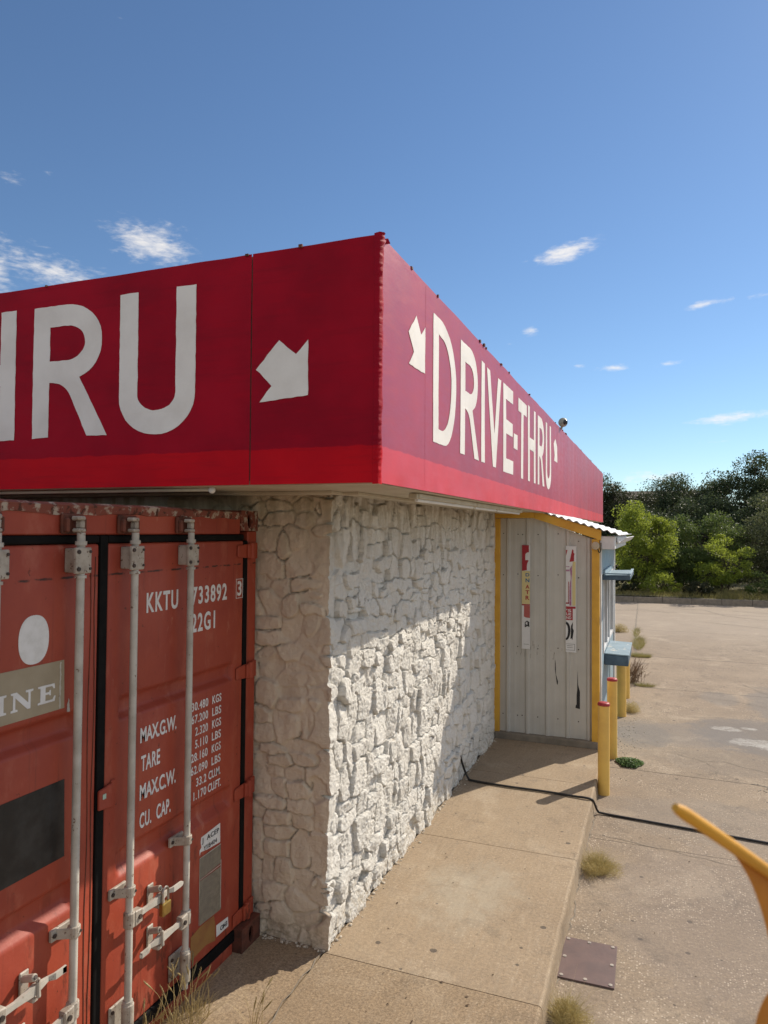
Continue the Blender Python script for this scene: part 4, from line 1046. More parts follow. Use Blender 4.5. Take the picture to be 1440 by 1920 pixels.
# lettering and decals (plane x = XD, seen from +x: y runs to the right)
fo = (XD + .0016, 0, 0); fu, fv, fn = (0, 1, 0), (0, 0, 1), (1, 0, 0)
def dt(s, y0, y1, z0, z1, bold=.0, door_=dR, mat=m_marking, lift=0, nm='lettering', spacing=1.1):
    b = MB(); label_text(b, s, (XD + .0016 + lift, 0, 0), fu, fv, fn, y0, y1, z0, z1, .0007, bold, spacing); b.build(nm, mat, door_)
dt('KKTU', -1.033, -.790, 2.073, 2.172, .024, spacing=1.2); dt('1733892', -.715, -.344, 2.077, 2.175, .024, spacing=1.2); dt('22G1', -.672, -.458, 1.928, 2.030, .024, spacing=1.2)
dt('3', -.234, -.190, 2.09, 2.178, .024)
b = MB()
for (a0, a1, z0, z1) in ((-.248, -.176, 2.188, 2.191), (-.248, -.176, 2.076, 2.079), (-.248, -.245, 2.079, 2.188), (-.179, -.176, 2.079, 2.188)): b.box((XD + .001, a0, z0), (XD + .0024, a1, z1))
b.build('number_box', m_marking, dR)
dt('MAX.G.W.', -1.062, -.788, 1.449, 1.523, .022, spacing=.95); dt('TARE', -1.054, -.915, 1.311, 1.386, .022); dt('MAX.C.W.', -1.060, -.788, 1.174, 1.250, .022, spacing=.95); dt('CU.  CAP.', -1.058, -.826, 1.038, 1.112, .022)
nums = [('30.480', 'KGS', 1.505), ('67.200', 'LBS', 1.437), ('2.320', 'KGS', 1.368), ('5.110', 'LBS', 1.300), ('28.160', 'KGS', 1.232), ('62.090', 'LBS', 1.163)]
for a, u_, z in nums: dt(a, (-.660 if len(a) == 6 else -.626), -.512, z, z + .046, .014); dt(u_, -.472, -.386, z, z + .046, .014)
dt('33.2', -.612, -.520, 1.092, 1.138, .014); dt('CU.M.', -.500, -.386, 1.092, 1.138, .014, spacing=.95); dt('1.170', -.634, -.520, 1.023, 1.069, .014); dt('CU.FT.', -.504, -.380, 1.023, 1.069, .014, spacing=.95)
def decal(door_, loop, mat, nm, lift=0):
    b = MB(); onto(b, poly2d([loop], .0005), (XD + .0012 + lift, 0, 0), fu, fv, fn); return b.build(nm, mat, door_)
decal(dR, [(-.558, .800), (-.380, .812), (-.377, .703), (-.50, .712), (-.562, .722), (-.571, .705), (-.571, .735), (-.555, .745), (-.562, .775)], m_sticker, 'sticker')
dt('J  ACEP', -.552, -.392, .757, .792, .012, mat=m_ink, lift=.001); dt('YIIB404', -.535, -.412, .717, .742, .004, mat=m_ink, lift=.001)
decal(dR, [(-.571, .690), (-.372, .690), (-.368, .581), (-.569, .577)], m_plate, 'data_plate'); decal(dR, [(-.568, .567), (-.370, .562), (-.360, .318), (-.562, .325)], m_plate, 'data_plate')
b = MB()
for k in range(9): z = .672 - k * .0095; b.box((XD + .0016, -.555, z), (XD + .0024, -.555 + random.uniform(.08, .165), z + .003))
for k in range(17): z = .548 - k * .0115; b.box((XD + .0016, -.552, z), (XD + .0024, -.552 + random.uniform(.06, .165), z + .0035))
b.build('plate_text', m_curb, dR)
b = MB()
for (a0, a1, z0, z1) in ((-.572, -.370, .688, .692), (-.57, -.366, .571, .575), (-.571, -.568, .33, .69), (-.369, -.365, .33, .60)): b.box((XD + .0016, a0, z0), (XD + .0026, a1, z1))
b.build('plate_edge', m_bar, dR)
decal(dR, [(-.64, .302), (-.56, .318), (-.43, .315), (-.415, .26), (-.412, .168), (-.50, .19), (-.64, .178)], m_ypatch, 'ochre_patch')
decal(dR, [(-.404, .247), (-.289, .238), (-.283, .181), (-.402, .181)], m_sticker, 'sticker'); dt('C843', -.365, -.298, .196, .222, .02, mat=m_ink, lift=.001)
ov = []
for t_ in np.linspace(0, 2 * math.pi, 48)[:-1]:
    ca, sa = math.cos(t_), math.sin(t_); ov.append((-1.698 + .074 * math.copysign(abs(ca) ** .85, ca), 2.039 + .098 * math.copysign(abs(sa) ** .88, sa)))
decal(dL, ov, m_sticker, 'white_oval')
decal(dL, [(-2.22, 1.933), (-1.541, 1.933), (-1.536, 1.731), (-2.22, 1.73)], m_tan, 'tan_band')
decal(dL, [(-2.02, 1.433), (-1.528, 1.432), (-1.521, 1.108), (-2.02, 1.108)], m_black, 'black_panel')
decal(dL, path([(-1.563, 1.925), (-1.557, 1.925), (-1.558, 1.735), (-1.566, 1.735)], .0022, .01), m_bar, 'worn_edge', .001)
def serif(letter, y0, w, z0, z1):
    b = MB(); h = z1 - z0; X0, X1 = XD + .0022, XD + .0032; t = .020; s_ = .007
    def r(a0, a1, c0, c1): b.box((X0, y0 + a0 * w, z0 + c0 * h), (X1, y0 + a1 * w, z0 + c1 * h))
    def q(L): onto(b, poly2d([[(y0 + a * w, z0 + c_ * h) for a, c_ in L]], .0005), (X0 + .0006, 0, 0), fu, fv, fn)
    if letter == 'I': q([(.05, 0), (.95, 0), (.95, .1), (.75, .13), (.75, .87), (.95, .9), (.95, 1), (.05, 1), (.05, .9), (.25, .87), (.25, .13), (.05, .1)])
    if letter == 'N': q([(0, 0), (.3, 0), (.3, .10), (.2, .13), (.2, .72), (.74, 0), (.88, 0), (.88, .87), (1.0, .9), (1.0, 1), (.66, 1), (.66, .9), (.78, .87), (.78, .33), (.26, 1), (0, 1), (0, .9), (.1, .87), (.1, .13), (0, .10)])
    if letter == 'E': q([(0, 0), (.95, 0), (1.0, .3), (.92, .3), (.82, .12), (.42, .12), (.42, .46), (.62, .46), (.66, .38), (.72, .38), (.72, .68), (.66, .68), (.62, .58), (.42, .58), (.42, .88), (.8, .88), (.88, .72), (.95, .72), (.93, 1), (0, 1), (0, .9), (.14, .87), (.14, .13), (0, .1)])
    if letter == 'L': q([(0, 0), (.95, 0), (1.0, .35), (.92, .35), (.82, .12), (.42, .12), (.42, .87), (.6, .9), (.6, 1), (0, 1), (0, .9), (.14, .87), (.14, .13), (0, .1)])
    b.build('lettering', m_marking, dL)
serif('E', -1.675, .090, 1.772, 1.845); serif('N', -1.803, .105, 1.770, 1.845); serif('I', -1.880, .060, 1.770, 1.845); serif('L', -1.975, .085, 1.770, 1.845)
decal(dL, path([(-1.52, 1.745), (-1.513, 1.765), (-1.508, 1.745), (-1.506, 1.71), (-1.522, 1.71)], .002, .008), m_bar, 'paint_drip')
# padlock
pk = thing('padlock', 'small brass padlock hanging from the upper right door handle of the container', 'padlock', (XB + .03, -.965, .60))
yp = -.965
b = MB(); b.box((XB + .012, yp - .031, .606), (XB + .038, yp + .031, .668)); b.build('lock_body', m_brass, pk, bevel=.005, bseg=2)
b = MB(); b.tube([(XB + .025, yp + .021 * math.cos(t_) * 1.0, .712 + .026 * math.sin(t_)) if 0 < t_ < math.pi else (XB + .025, yp + (.021 if t_ <= 0 else -.021), .669) for t_ in [-.1] + list(np.linspace(.01, math.pi - .01, 12)) + [math.pi + .1]], .0058, 8); b.build('shackle', m_steel, pk, smooth=True)

# ================================================================== STREET FURNITURE
bp = None
BG = 'yellow bollards along the lean-to'
def bollard(x, y, h, lbl, cap=True, r=.057):
    o = thing('bollard', lbl, 'bollard', (x, y, ZL), BG)
    b = MB(); n = 12
    b.tube([(x, y, ZL - .05), (x, y, ZL + h * .5), (x, y, ZL + h - .022)], r, 24); b.build('post', m_bollard, o, smooth=True)
    b = MB(); b.tube([(x, y, ZL + h - .0225), (x, y, ZL + h - .006), (x, y, ZL + h + .006), (x, y, ZL + h + .009)], [r + .0035, r + .0035, r * .9, r * .6], 24); b.build('cap', m_redcap if cap else m_bollard, o, smooth=True, angle=60)
    return o
bollard(1.322, 3.645, .91, 'nearest yellow bollard with red painted top, beside the sidewalk kerb')
bollard(1.333, 4.865, .92, 'yellow bollard with red top behind the nearest one, above the green weed')
bollard(1.345, 6.88, 1.02, 'yellow bollard half hidden below the blue counter shelf', False, .066)
bollard(1.362, 8.07, .84, 'farthest yellow bollard, showing only a narrow strip beside the dead weed', False)
# cable
b = MB()
pts = [(.0, 2.93, .34), (.012, 2.96, .29), (.02, 3.03, .18), (.035, 3.08, .09), (.07, 3.08, .025), (.12, 3.062, .013), (.47, 3.035, .013), (.8, 3.04, .013), (1.10, 3.022, .013), (1.20, 3.015, .016), (1.262, 3.02, .004), (1.285, 3.05, -.05), (1.305, 3.09, -.115), (1.36, 3.10, -.137), (1.7, 3.07, -.138), (2.04, 3.04, -.138), (2.7, 2.98, -.138), (4.0, 2.86, -.138), (7, 2.7, -.138)]
b.tube(catmull(pts, 6), .0105, 10); tag(b.build('cable', m_cable, smooth=True, loc=(1.2, 3.02, 0)), 'black cable running from the stone wall across the sidewalk and the lot', 'cable')
# access plate
ap = thing('access_plate', 'square brown steel plate bolted to the lot beside the kerb', 'plate', (1.43, .715, ZL))
b = MB(); b.hexa([(1.271, .491, ZL + .001), (1.594, .498, ZL + .001), (1.588, .939, ZL + .001), (1.268, .932, ZL + .001), (1.271, .491, ZL + .010), (1.594, .498, ZL + .010), (1.588, .939, ZL + .010), (1.268, .932, ZL + .010)])
b.build('plate', m_rplate, ap, bevel=.002)
for (x, y) in ((1.293, .515), (1.43, .52), (1.572, .52), (1.29, .71), (1.568, .72), (1.29, .91), (1.42, .912), (1.563, .915)):
    b = MB(); b.tube([(x, y, ZL + .010), (x, y, ZL + .0135)], .0115, 10); b.cur = 1; b.tube([(x, y, ZL + .0134), (x, y, ZL + .0145)], .005, 6); b.build('bolt', [m_boltlight, m_bolt], ap)
# yellow bracket close to the camera
def cam_pt(px, py, d):
    a, c_ = (px - 720) / 1321.23 * d, (py - 960) / 1321.23 * d
    return Vector([CPOS[i] + RX[i] * a + RY[i] * c_ + RZ[i] * d for i in range(3)])
br = thing('curved_bracket', 'bright yellow curved bracket with a pointed tip standing close in the lower right corner', 'bracket', tuple(cam_pt(1700, 2300, .62).xy) + (ZL,))
DB = .58
oL = [(1264, 1512), (1320, 1548), (1390, 1596), (1450, 1638), (1530, 1695), (1610, 1765), (1680, 1870), (1715, 2000), (1720, 2180), (1600, 2290), (1480, 2230), (1425, 2100), (1412, 1990), (1415, 1930), (1424, 1893), (1442, 1860), (1480, 1828), (1520, 1812), (1500, 1800), (1470, 1792), (1452, 1790), (1443, 1768), (1436, 1738), (1425, 1700), (1408, 1655), (1386, 1616), (1362, 1588), (1325, 1557), (1290, 1534)]
oc = [(p_[0], p_[1]) for p_ in catmull([(*q, 0) for q in oL] + [(*oL[0], 0)], 4)][:-1]
def bend(px): return DB + .014 + .00022 * max(0, px - 1262) + .0000006 * max(0, px - 1262) ** 2
V, F = poly2d([oc], 1.0)
b = MB(); b.add([cam_pt(p_[0], p_[1], bend(p_[0]) + .007 * (p_[2] + 1)) for p_ in V], F)
b.build('web', m_orange_shade, br, bevel=.002, bseg=2)
b = MB()
rimp = [(1266, 1514), (1320, 1550), (1385, 1595), (1450, 1641), (1530, 1698), (1610, 1768), (1680, 1872), (1715, 2000), (1722, 2170)]
rc_ = catmull([cam_pt(q[0], q[1], bend(q[0]) - .004) for q in rimp], 5)
b.tube(rc_, [.0035, .0048] + [.0056] * (len(rc_) - 2), 12); b.build('rim', m_orange, br, smooth=True)
q0 = cam_pt(1650, 2230, DB + .03); b = MB(); b.tube([q0 + Vector((0, 0, .03)), q0 + Vector((.01, -.01, -.3)), Vector((q0.x + .02, q0.y - .02, ZL))], [.022, .022, .024], 14); b.build('post', m_orange, br, smooth=True)

# ================================================================== PLANTS
def quads(C, A, B):
    """C centres, A/B half-axis vectors -> verts, faces of quads (kite-like leaves)"""
    n = len(C); V = np.empty((n, 4, 3)); V[:, 0] = C - A; V[:, 1] = C + B; V[:, 2] = C + A; V[:, 3] = C - B
    return V.reshape(-1, 3), np.arange(n * 4).reshape(n, 4)
def rand_unit(n): v = RNG.normal(size=(n, 3)); return v / np.linalg.norm(v, axis=1, keepdims=True)
def make_tree(name, lbl, x, y, h, w, leaf, n, mat, seed, trunk_h=.25, shape='round', groupname=None, z0=.03, clumps=40, stems=1, density_low=.15, cat='tree', fat=1.0):
    rng = np.random.default_rng(seed); rr = random.Random(seed)
    o = thing(name, lbl, cat, (x, y, z0), groupname)
    base = np.array([x, y, z0]); cz = h * (trunk_h + (1 - trunk_h) * .5); hz = h * (1 - trunk_h) * .5
    # clump centres inside an uneven crown
    cl = []
    while len(cl) < clumps:
        v = rng.uniform(-1, 1, 3)
        if shape == 'round': ok = (v ** 2).sum() < 1
        elif shape == 'cone': ok = math.hypot(v[0], v[1]) < (1 - v[2]) * .5
        elif shape == 'spread': ok = (v[0] ** 2 + v[1] ** 2 < (1 if v[2] > -.5 else .5)) and (v[2] < 1 - .55 * (v[0] ** 2 + v[1] ** 2) + .25 * math.sin(5 * v[0] + seed))
        else: ok = v[0] ** 2 + v[1] ** 2 < 1
        if ok and rr.random() < (density_low + (1 - density_low) * min(1, (v ** 2).sum() * 1.5)): cl.append(v)
    cl = np.array(cl) * np.array([w / 2, w / 2, hz]) + base + np.array([0, 0, cz])
    b = MB(); tr = max(.02, h * .014)
    lean = [(rr.uniform(-.06, .06) * w, rr.uniform(-.06, .06) * w) for _ in range(stems)]
    tops = []
    for s_ in range(stems):
        sx, sy = (rr.uniform(-.08, .08) * w if stems > 1 else 0), (rr.uniform(-.08, .08) * w if stems > 1 else 0)
        P_ = [(x + sx, y + sy, z0 - .1)]
        for k in range(1, 7): f = k / 6; P_.append((x + sx + lean[s_][0] * f * 3 * (1 if stems == 1 else 3) + rr.uniform(-.03, .03) * w * .3, y + sy + lean[s_][1] * f * 3 + rr.uniform(-.03, .03) * w * .3, z0 + h * .75 * f))
        b.tube(P_, [tr * (1 - .13 * k) for k in range(7)], 7); tops.append(P_)
    for c_ in cl:
        if rr.random() < .75:
            T = rr.choice(tops); a = Vector(T[rr.randint(1, 5)]); e = Vector(c_)
            if e.z < a.z - .1 * h: a = Vector(T[1])
            mid = (a + e) / 2 + Vector((0, 0, -.04 * h + rr.uniform(-.03, .05) * h))
            b.tube(catmull([a, mid, e], 3), [tr * .45 * (1 - .11 * k) for k in range(7)], 5)
    b.build('trunk', m_bark, o, smooth=True)
    per = n // clumps; sz = (w / 2 + hz) * .5
    G_ = rng.normal(size=(clumps, per, 3)); gl = np.linalg.norm(G_, axis=2, keepdims=True); G_ = G_ / gl * np.minimum(gl, 1.0 + .7 * rng.random((clumps, per, 1)))
    C = np.concatenate([c_ + G_[i_] * np.array([1, 1, .72]) * sz * fat * rng.uniform(.11, .24) for i_, c_ in enumerate(cl)])
    m = len(C); d = rng.normal(size=(m, 3)) + np.array([0, 0, -.25]); d /= np.linalg.norm(d, axis=1, keepdims=True)
    q = np.cross(d, rng.normal(size=(m, 3))); q /= np.linalg.norm(q, axis=1, keepdims=True)
    L = leaf * rng.uniform(.6, 1.3, (m, 1))
    C[:, 2] = np.maximum(C[:, 2], z0 + .05)
    V, F = quads(C, d * L * .5, q * L * .27)
    link('crown', arr_mesh(bpy.data.meshes.new('crown'), V, F), mat, o)
    return o
TG = 'trees beyond the far kerb'
make_tree('leafy_tree', 'bright yellow-green tree beyond the kerb, just right of the blue awning', 1.25, 27.0, 3.6, 2.5, .085, 21000, m_leaf_bright, 3, .10, 'spread', TG, clumps=75, stems=3)
make_tree('leafy_tree', 'bright green sapling with spreading branches in front of the mid-green tree', 4.15, 26.6, 2.3, 2.1, .08, 7000, m_leaf_bright, 8, .18, 'spread', TG, clumps=40, stems=2)
make_tree('leafy_tree', 'mid-green pointed tree behind the bright green sapling', 3.95, 29.2, 3.3, 2.7, .085, 20000, m_leaf_mid, 12, .02, 'spread', TG, clumps=80)
make_tree('leafy_tree', 'grey-green tree at the right edge in front of the tallest dark trees', 6.6, 29.5, 3.9, 3.3, .09, 22000, m_leaf_grey, 15, .04, 'spread', TG, clumps=85)
make_tree('leafy_tree', 'low dark shrubby tree between the yellow-green tree and the sapling', 2.85, 28.0, 1.9, 1.9, .08, 11000, m_leaf_mid, 19, .02, 'round', TG, clumps=50)
make_tree('evergreen_tree', 'dark narrow pointed conifer standing between the taller trees', 5.05, 34.0, 3.7, 1.6, .09, 11000, m_leaf_olive, 21, .03, 'cone', TG, clumps=60)
DG = 'dark trees on the rise behind'
make_tree('dark_tree', 'tallest dark tree with a ragged open top, at the right of the view', 6.5, 41.0, 6.65, 4.2, .13, 34000, m_leaf_dark, 31, .10, 'spread', DG, clumps=120)
make_tree('dark_tree', 'dark tree cut off by the right edge of the view', 9.9, 41.5, 6.5, 3.6, .13, 24000, m_leaf_dark, 33, .08, 'spread', DG, clumps=100)
make_tree('dark_tree', 'dark rounded tree with a smooth domed top, left of the tallest dark tree', 2.6, 45.0, 6.0, 4.0, .12, 42000, m_leaf_dark, 37, .02, 'round', DG, clumps=230, density_low=.3, fat=1.35)
make_tree('olive_tree', 'dull olive tree with a twiggy top, right of the end of the red fascia', .1, 39.0, 5.1, 3.2, .12, 20000, m_leaf_olive, 41, .03, 'spread', DG, clumps=80)
make_tree('dark_tree', 'dark lower tree filling the gap below the domed tree', 1.6, 37.0, 3.9, 3.6, .12, 20000, m_leaf_dark, 43, .02, 'round', DG, clumps=80)
make_tree('dark_tree', 'dark lower tree below the tallest dark tree', 4.3, 38.5, 4.6, 4.0, .12, 26000, m_leaf_dark, 47, .02, 'round', DG, clumps=90)
make_tree('olive_tree', 'brownish olive bush between the domed tree and the tallest dark tree', 3.9, 41.0, 5.1, 2.8, .12, 15000, m_leaf_olive, 49, .03, 'round', DG, clumps=60)
make_tree('dark_tree', 'dark tree in the shade behind the grey-green tree', 7.6, 36.5, 4.4, 4.4, .12, 26000, m_leaf_dark, 51, .02, 'round', DG, clumps=90)
make_tree('dark_tree', 'dark tree mostly hidden behind the end of the red fascia', -1.5, 40.0, 5.9, 2.6, .13, 14000, m_leaf_dark, 53, .03, 'spread', DG, clumps=70)
make_tree('dark_tree', 'dark tree hidden behind the lean-to roof', -4.6, 40.0, 5.6, 4.6, .2, 6000, m_leaf_dark, 55, .03, 'round', DG, clumps=60)
make_tree('dark_tree', 'dark tree far to the right beyond the frame', 14.6, 40.0, 6.4, 5.0, .2, 6000, m_leaf_dark, 57, .03, 'round', DG, clumps=60)
# low bushes along the kerb
for i, (x, y, h, w, mm, lb) in enumerate(((1.9, 25.6, .85, 1.5, m_leaf_bright, 'low yellow-green bush at the foot of the bright tree'), (3.3, 25.5, .55, 1.1, m_leaf_olive, 'small olive bush at the kerb below the sapling'), (.55, 25.9, .95, 1.2, m_leaf_olive, 'dark olive bush at the kerb beside the blue counter'), (5.6, 26.2, .95, 1.6, m_leaf_mid, 'mid-green bush at the right end of the kerb'), (6.1, 25.6, 1.15, .9, m_leaf_bright, 'yellow-green leafy shoot at the right edge above the kerb'))):
    make_tree('bush', lb, x, y, h, w, .075, 3000, mm, 70 + i, .0, 'round', 'bushes along the far kerb', clumps=30, cat='bush')
# house far behind
hs = thing('house', 'brown roofed house barely showing between the dark trees', 'house', (1.5, 62, 0))
b = MB(); b.box((-2.2, 60, 0), (6.6, 66, 4.6)); b.build('wall', m_hwall, hs)
b = MB(); b.add([(-2.6, 59.6, 4.6), (7.0, 59.6, 4.6), (7.0, 66.4, 4.6), (-2.6, 66.4, 4.6), (-1.8, 63, 6.12), (6.2, 63, 6.12)], [(0, 1, 5, 4), (2, 3, 4, 5), (1, 2, 5), (3, 0, 4), (0, 3, 2, 1)]); b.build('roof', m_hroof, hs)

def blades(n, cx, cy, rx, ry, z0, hmin, hmax, w, spread, rng, curve=.5):
    """thin bent grass blades, 3 segments each"""
    a = rng.uniform(0, 2 * np.pi, n); r = np.sqrt(rng.uniform(0, 1, n))
    B = np.stack([cx + rx * r * np.cos(a), cy + ry * r * np.sin(a), np.full(n, z0)], 1)
    d = np.stack([np.cos(a), np.sin(a), 0 * a], 1) * r[:, None] + rng.normal(size=(n, 3)) * np.array([.6, .6, 0])
    h = rng.uniform(hmin, hmax, n); side = rng.normal(size=(n, 3)) * np.array([1, 1, 0]); side /= np.linalg.norm(side, axis=1, keepdims=True)
    V = np.empty((n, 4, 2, 3))
    for k in range(4):
        f = k / 3; c_ = B + d * (spread * h * (f * (1 - curve) + f * f * curve))[:, None]; c_[:, 2] += h * (f - .18 * f * f)
        ww = w * (1 - .8 * f)
        V[:, k, 0] = c_ - side * ww; V[:, k, 1] = c_ + side * ww
    idx = np.arange(n * 8).reshape(n, 4, 2)
    F = np.concatenate([np.stack([idx[:, k, 0], idx[:, k, 1], idx[:, k + 1, 1], idx[:, k + 1, 0]], -1) for k in range(3)])
    return V.reshape(-1, 3), F
def tuft(name, lbl, parts, cat='weed', group=None):
    Vs, Fs = [], []; k = 0
    for V, F in parts: Vs.append(V); Fs.append(F + k); k += len(V)
    return np.concatenate(Vs), np.concatenate(Fs)
def grass_thing(name, lbl, loc, parts, mat, cat='weed', group=None):
    V, F = tuft(name, lbl, parts)
    o = link(name, arr_mesh(bpy.data.meshes.new(name), V, F), mat, None, loc=loc); return tag(o, lbl, cat, group)
rg = np.random.default_rng(5)
def fuzz(n, cx, cy, rx, ry, z0, h, L, w, rng):
    a = rng.uniform(0, 6.283, n); r = rng.uniform(0, 1, n) ** .6; ph = np.arccos(rng.uniform(0, 1, n))
    lump = .72 + .55 * fbm(np.cos(a) * 2 + 5, np.sin(a) * 2 + ph, 9, 3)
    C = np.stack([cx + rx * r * lump * np.sin(ph) * np.cos(a), cy + ry * r * lump * np.sin(ph) * np.sin(a), z0 + .004 + h * r * lump * np.cos(ph)], 1)
    d = rng.normal(size=(n, 3)) * .8 + np.stack([np.sin(ph) * np.cos(a), np.sin(ph) * np.sin(a), np.cos(ph)], 1); d /= np.linalg.norm(d, axis=1, keepdims=True)
    q = np.cross(d, rng.normal(size=(n, 3))); q /= np.linalg.norm(q, axis=1, keepdims=True); l = L * rng.uniform(.5, 1.4, (n, 1))
    return quads(C, d * l, q * w)
# verge grass as one mass
vs, fs2, k = [], [], 0
for (n, x0, x1, y0, y1, h0, h1) in ((5200, -1, 9, .2, 1.6, .10, .34), (1500, -1, 9, 1.6, 4, .2, .5)):
    xx = rg.uniform(x0, x1, n); 
    V, F = blades(n, 0, 0, 0, 0, 0, h0, h1, .009, .5, rg)
    yy = kerb_y(xx) + rg.uniform(y0, y1, n); cl_ = fbm(xx * 1.1, yy * .9, 8, 3)
    V = V.reshape(n, 8, 3); V[:, :, 2] *= (.35 + 1.3 * cl_)[:, None]; V += np.stack([xx, yy, np.full(n, .05)], 1)[:, None, :]
    vs.append(V.reshape(-1, 3)); fs2.append(F + k); k += n * 8
o = link('verge_grass', arr_mesh(bpy.data.meshes.new('verge_grass'), np.concatenate(vs), np.concatenate(fs2)), m_drygreen); tag(o, 'dry grass growing on the verge behind the far kerb', 'grass', None, 'stuff')
DW = 'dry weed tufts in the pavement joints'
grass_thing('dry_tuft', 'bushy dry grass tuft growing against the kerb beyond the brown steel plate', (1.36, 1.98, ZL), [fuzz(2100, 1.385, 2.03, .11, .12, ZL, .10, .013, .0008, rg), fuzz(1500, 1.45, 1.93, .13, .09, ZL, .06, .013, .0008, rg), fuzz(900, 1.345, 1.86, .06, .12, ZL, .08, .013, .0008, rg), fuzz(500, 1.50, 2.05, .09, .06, ZL, .04, .012, .0008, rg), blades(1500, 1.375, 1.98, .09, .13, ZL, .03, .135, .0009, .95, rg)], m_tuft, group=DW)
grass_thing('dry_tuft', 'dry grass tuft against the kerb nearest the camera, at the bottom edge', (1.36, .16, ZL), [fuzz(2600, 1.36, .15, .09, .10, ZL, .10, .012, .0009, rg), fuzz(1600, 1.43, .10, .10, .10, ZL, .07, .012, .0009, rg), blades(900, 1.365, .13, .06, .08, ZL, .05, .14, .0009, .8, rg)], m_tuft, group=DW)
grass_thing('dry_tuft', 'pale dry grass tuft between the two half-hidden bollards', (1.45, 7.3, ZL), [fuzz(2200, 1.47, 7.2, .12, .16, ZL, .14, .016, .0016, rg), blades(150, 1.45, 7.2, .10, .14, ZL, .04, .15, .0014, 1.0, rg)], m_tuft, group=DW)
grass_thing('dry_tuft', 'dry grass tuft at the joint where the lot slabs meet, behind the dead weed', (1.46, 12.1, ZL), [blades(900, 1.5, 12.1, .20, .14, ZL, .03, .11, .0025, .9, rg)], m_drygreen, group=DW)
grass_thing('dry_tuft', 'long strip of dry grass in the far lengthwise joint', (1.38, 14.3, ZL), [blades(1100, 1.42, 13.9, .12, 1.0, ZL, .03, .14, .0025, .9, rg), blades(400, 1.32, 15.8, .07, .9, ZL, .03, .13, .0025, .8, rg)], m_drygreen, group=DW)
grass_thing('dry_tuft', 'isolated dry tuft by the far corner of the lean-to', (.85, 15.8, ZL), [fuzz(1600, .88, 15.8, .25, .18, ZL, .22, .03, .003, rg)], m_tuft, group=DW)
grass_thing('dry_tuft', 'small flat dry tuft at the foot of the dead weed', (1.6, 9.0, ZL), [blades(500, 1.62, 9.1, .16, .08, ZL, .02, .08, .002, 1.2, rg)], m_drygreen, group=DW)
# dead twiggy weed
b = MB(); rr = random.Random(4)
for k in range(85):
    a = rr.uniform(0, 6.28); s_ = rr.uniform(.05, .35); h = rr.uniform(.16, .38); x0, y0 = 1.45 + rr.gauss(0, .05), 9.35 + rr.gauss(0, .1)
    e = (x0 + math.cos(a) * s_ * .6, y0 + math.sin(a) * s_, ZL + h)
    b.tube(catmull([(x0, y0, ZL), (x0 + math.cos(a) * s_ * .15, y0 + math.sin(a) * s_ * .2, ZL + h * .5), e], 2), .0028, 4)
    for q in range(3):
        f = rr.uniform(.45, .95); m_ = Vector((x0, y0, ZL)).lerp(Vector(e), f); b.tube([m_, m_ + Vector((rr.uniform(-.05, .05), rr.uniform(-.05, .05), rr.uniform(.02, .09)))], .0018, 3)
tag(b.build('dead_weed', m_twig, loc=(1.45, 9.35, ZL)), 'tall twiggy dead weed standing beside the farthest bollard', 'weed')
# green mat weed
n = 2600; a = rg.uniform(0, 6.283, n); r = np.sqrt(rg.uniform(0, 1, n)); C = np.stack([1.53 + .135 * r * np.cos(a) * (1 + .25 * np.sin(3 * a)), 4.70 + .17 * r * np.sin(a) * (1 + .2 * np.cos(2 * a)), ZL + .008 + .055 * (1 - r ** 2) * rg.uniform(.3, 1, n) + rg.uniform(0, .012, n)], 1)
d = rg.normal(size=(n, 3)) * np.array([1, 1, .5]); d /= np.linalg.norm(d, axis=1, keepdims=True); q = np.cross(d, rg.normal(size=(n, 3)) * .5 + np.array([0, 0, 1])); q /= np.linalg.norm(q, axis=1, keepdims=True); L = rg.uniform(.008, .017, (n, 1))
V, F = quads(C, d * L, q * L * .55); o = link('green_weed', arr_mesh(bpy.data.meshes.new('green_weed'), V, F), m_leaf_weed, None, loc=(1.53, 4.70, ZL)); tag(o, 'low dark green mat of weed growing beside the second bollard', 'weed')
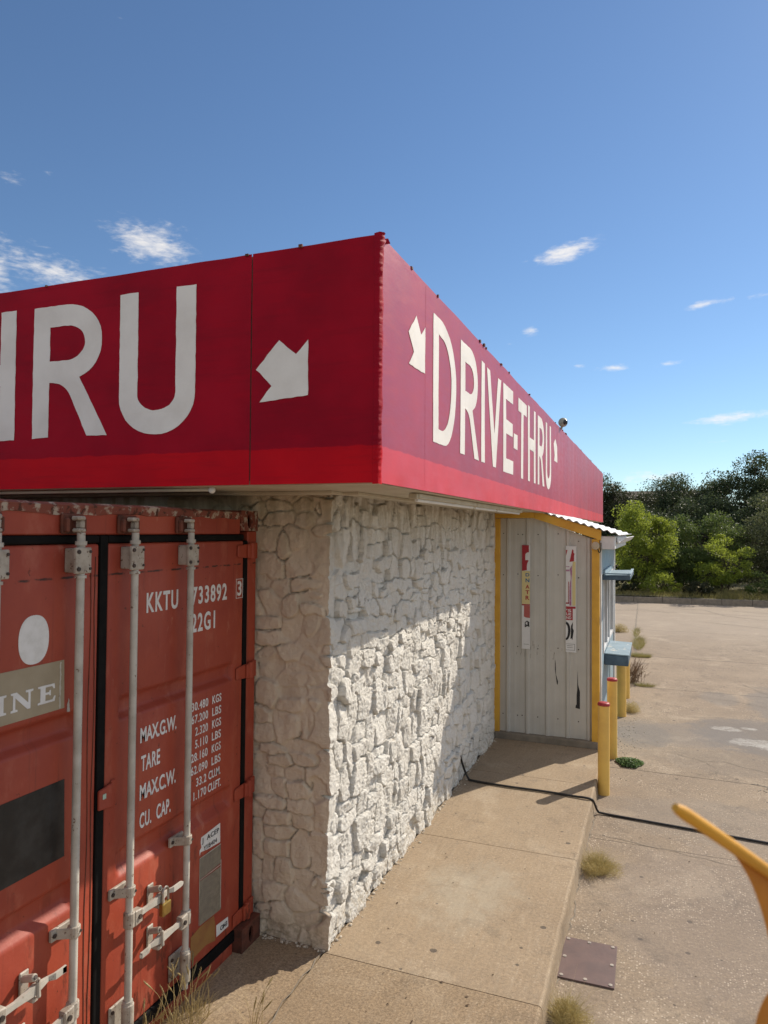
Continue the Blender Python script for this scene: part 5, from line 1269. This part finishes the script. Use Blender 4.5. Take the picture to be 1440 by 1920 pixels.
# dry grass with seed heads at the foot of the container
def seed_stems(name, lbl, cx, cy, rx, ry, n, hmin, hmax, nb, seed, lean=(0, 0)):
    rr = random.Random(seed); rg2 = np.random.default_rng(seed)
    o = thing(name, lbl, 'grass', (cx, cy, 0), 'dry seed grass by the container')
    b = MB(); hd_ = MB()
    for k in range(n):
        x0, y0 = cx + rr.uniform(-rx, rx), cy + rr.uniform(-ry, ry); h = rr.uniform(hmin, hmax); dx, dy = rr.gauss(lean[0], .12) * h * 1.5, rr.gauss(lean[1], .17) * h * 1.5
        P_ = catmull([(x0, y0, 0), (x0 + dx * .25, y0 + dy * .25, h * .45), (x0 + dx * .7, y0 + dy * .7, h * .82), (x0 + dx * 1.15, y0 + dy * 1.15, h)], 4)
        b.tube(P_, [.0017 * (1 - .04 * i) for i in range(len(P_))], 4)
        if rr.random() < .7:
            t_ = P_[-1]; dd = (P_[-1] - P_[-3]).normalized(); L = rr.uniform(.035, .07)
            hd_.tube([t_ - dd * .01, t_ + dd * L * .3, t_ + dd * L * .7, t_ + dd * L], [.0014, .0042, .0036, .001], 6)
            for i in range(14):
                f = i / 14; c_ = t_ + dd * L * f; hd_.tube([c_, c_ + dd * .008 + Vector((rr.uniform(-.007, .007), rr.uniform(-.007, .007), .003))], .0009, 3)
    b.build('stem', m_dry, o); 
    if hd_.v: hd_.build('seed_head', m_dry, o)
    if nb:
        V, F = blades(nb, cx, cy, rx * 1.1, ry * 1.1, 0, .04, .17, .0015, .8, rg2); link('blade', arr_mesh(bpy.data.meshes.new('blade'), V, F), m_dry, o)
    return o
seed_stems('seed_grass', 'clump of pale dry grass with seed heads at the foot of the container door', -.375, -.845, .075, .13, 34, .10, .30, 200, 3, (.03, .04))
seed_stems('seed_grass', 'few thin dry stalks rising from the pavement crack right of the container', -.055, -.72, .03, .05, 6, .08, .20, 14, 9, (.04, .02))
seed_stems('seed_grass', 'dry grass low beside the left container door, at the bottom edge', -.40, -1.18, .05, .16, 18, .08, .22, 200, 13, (.05, .05))
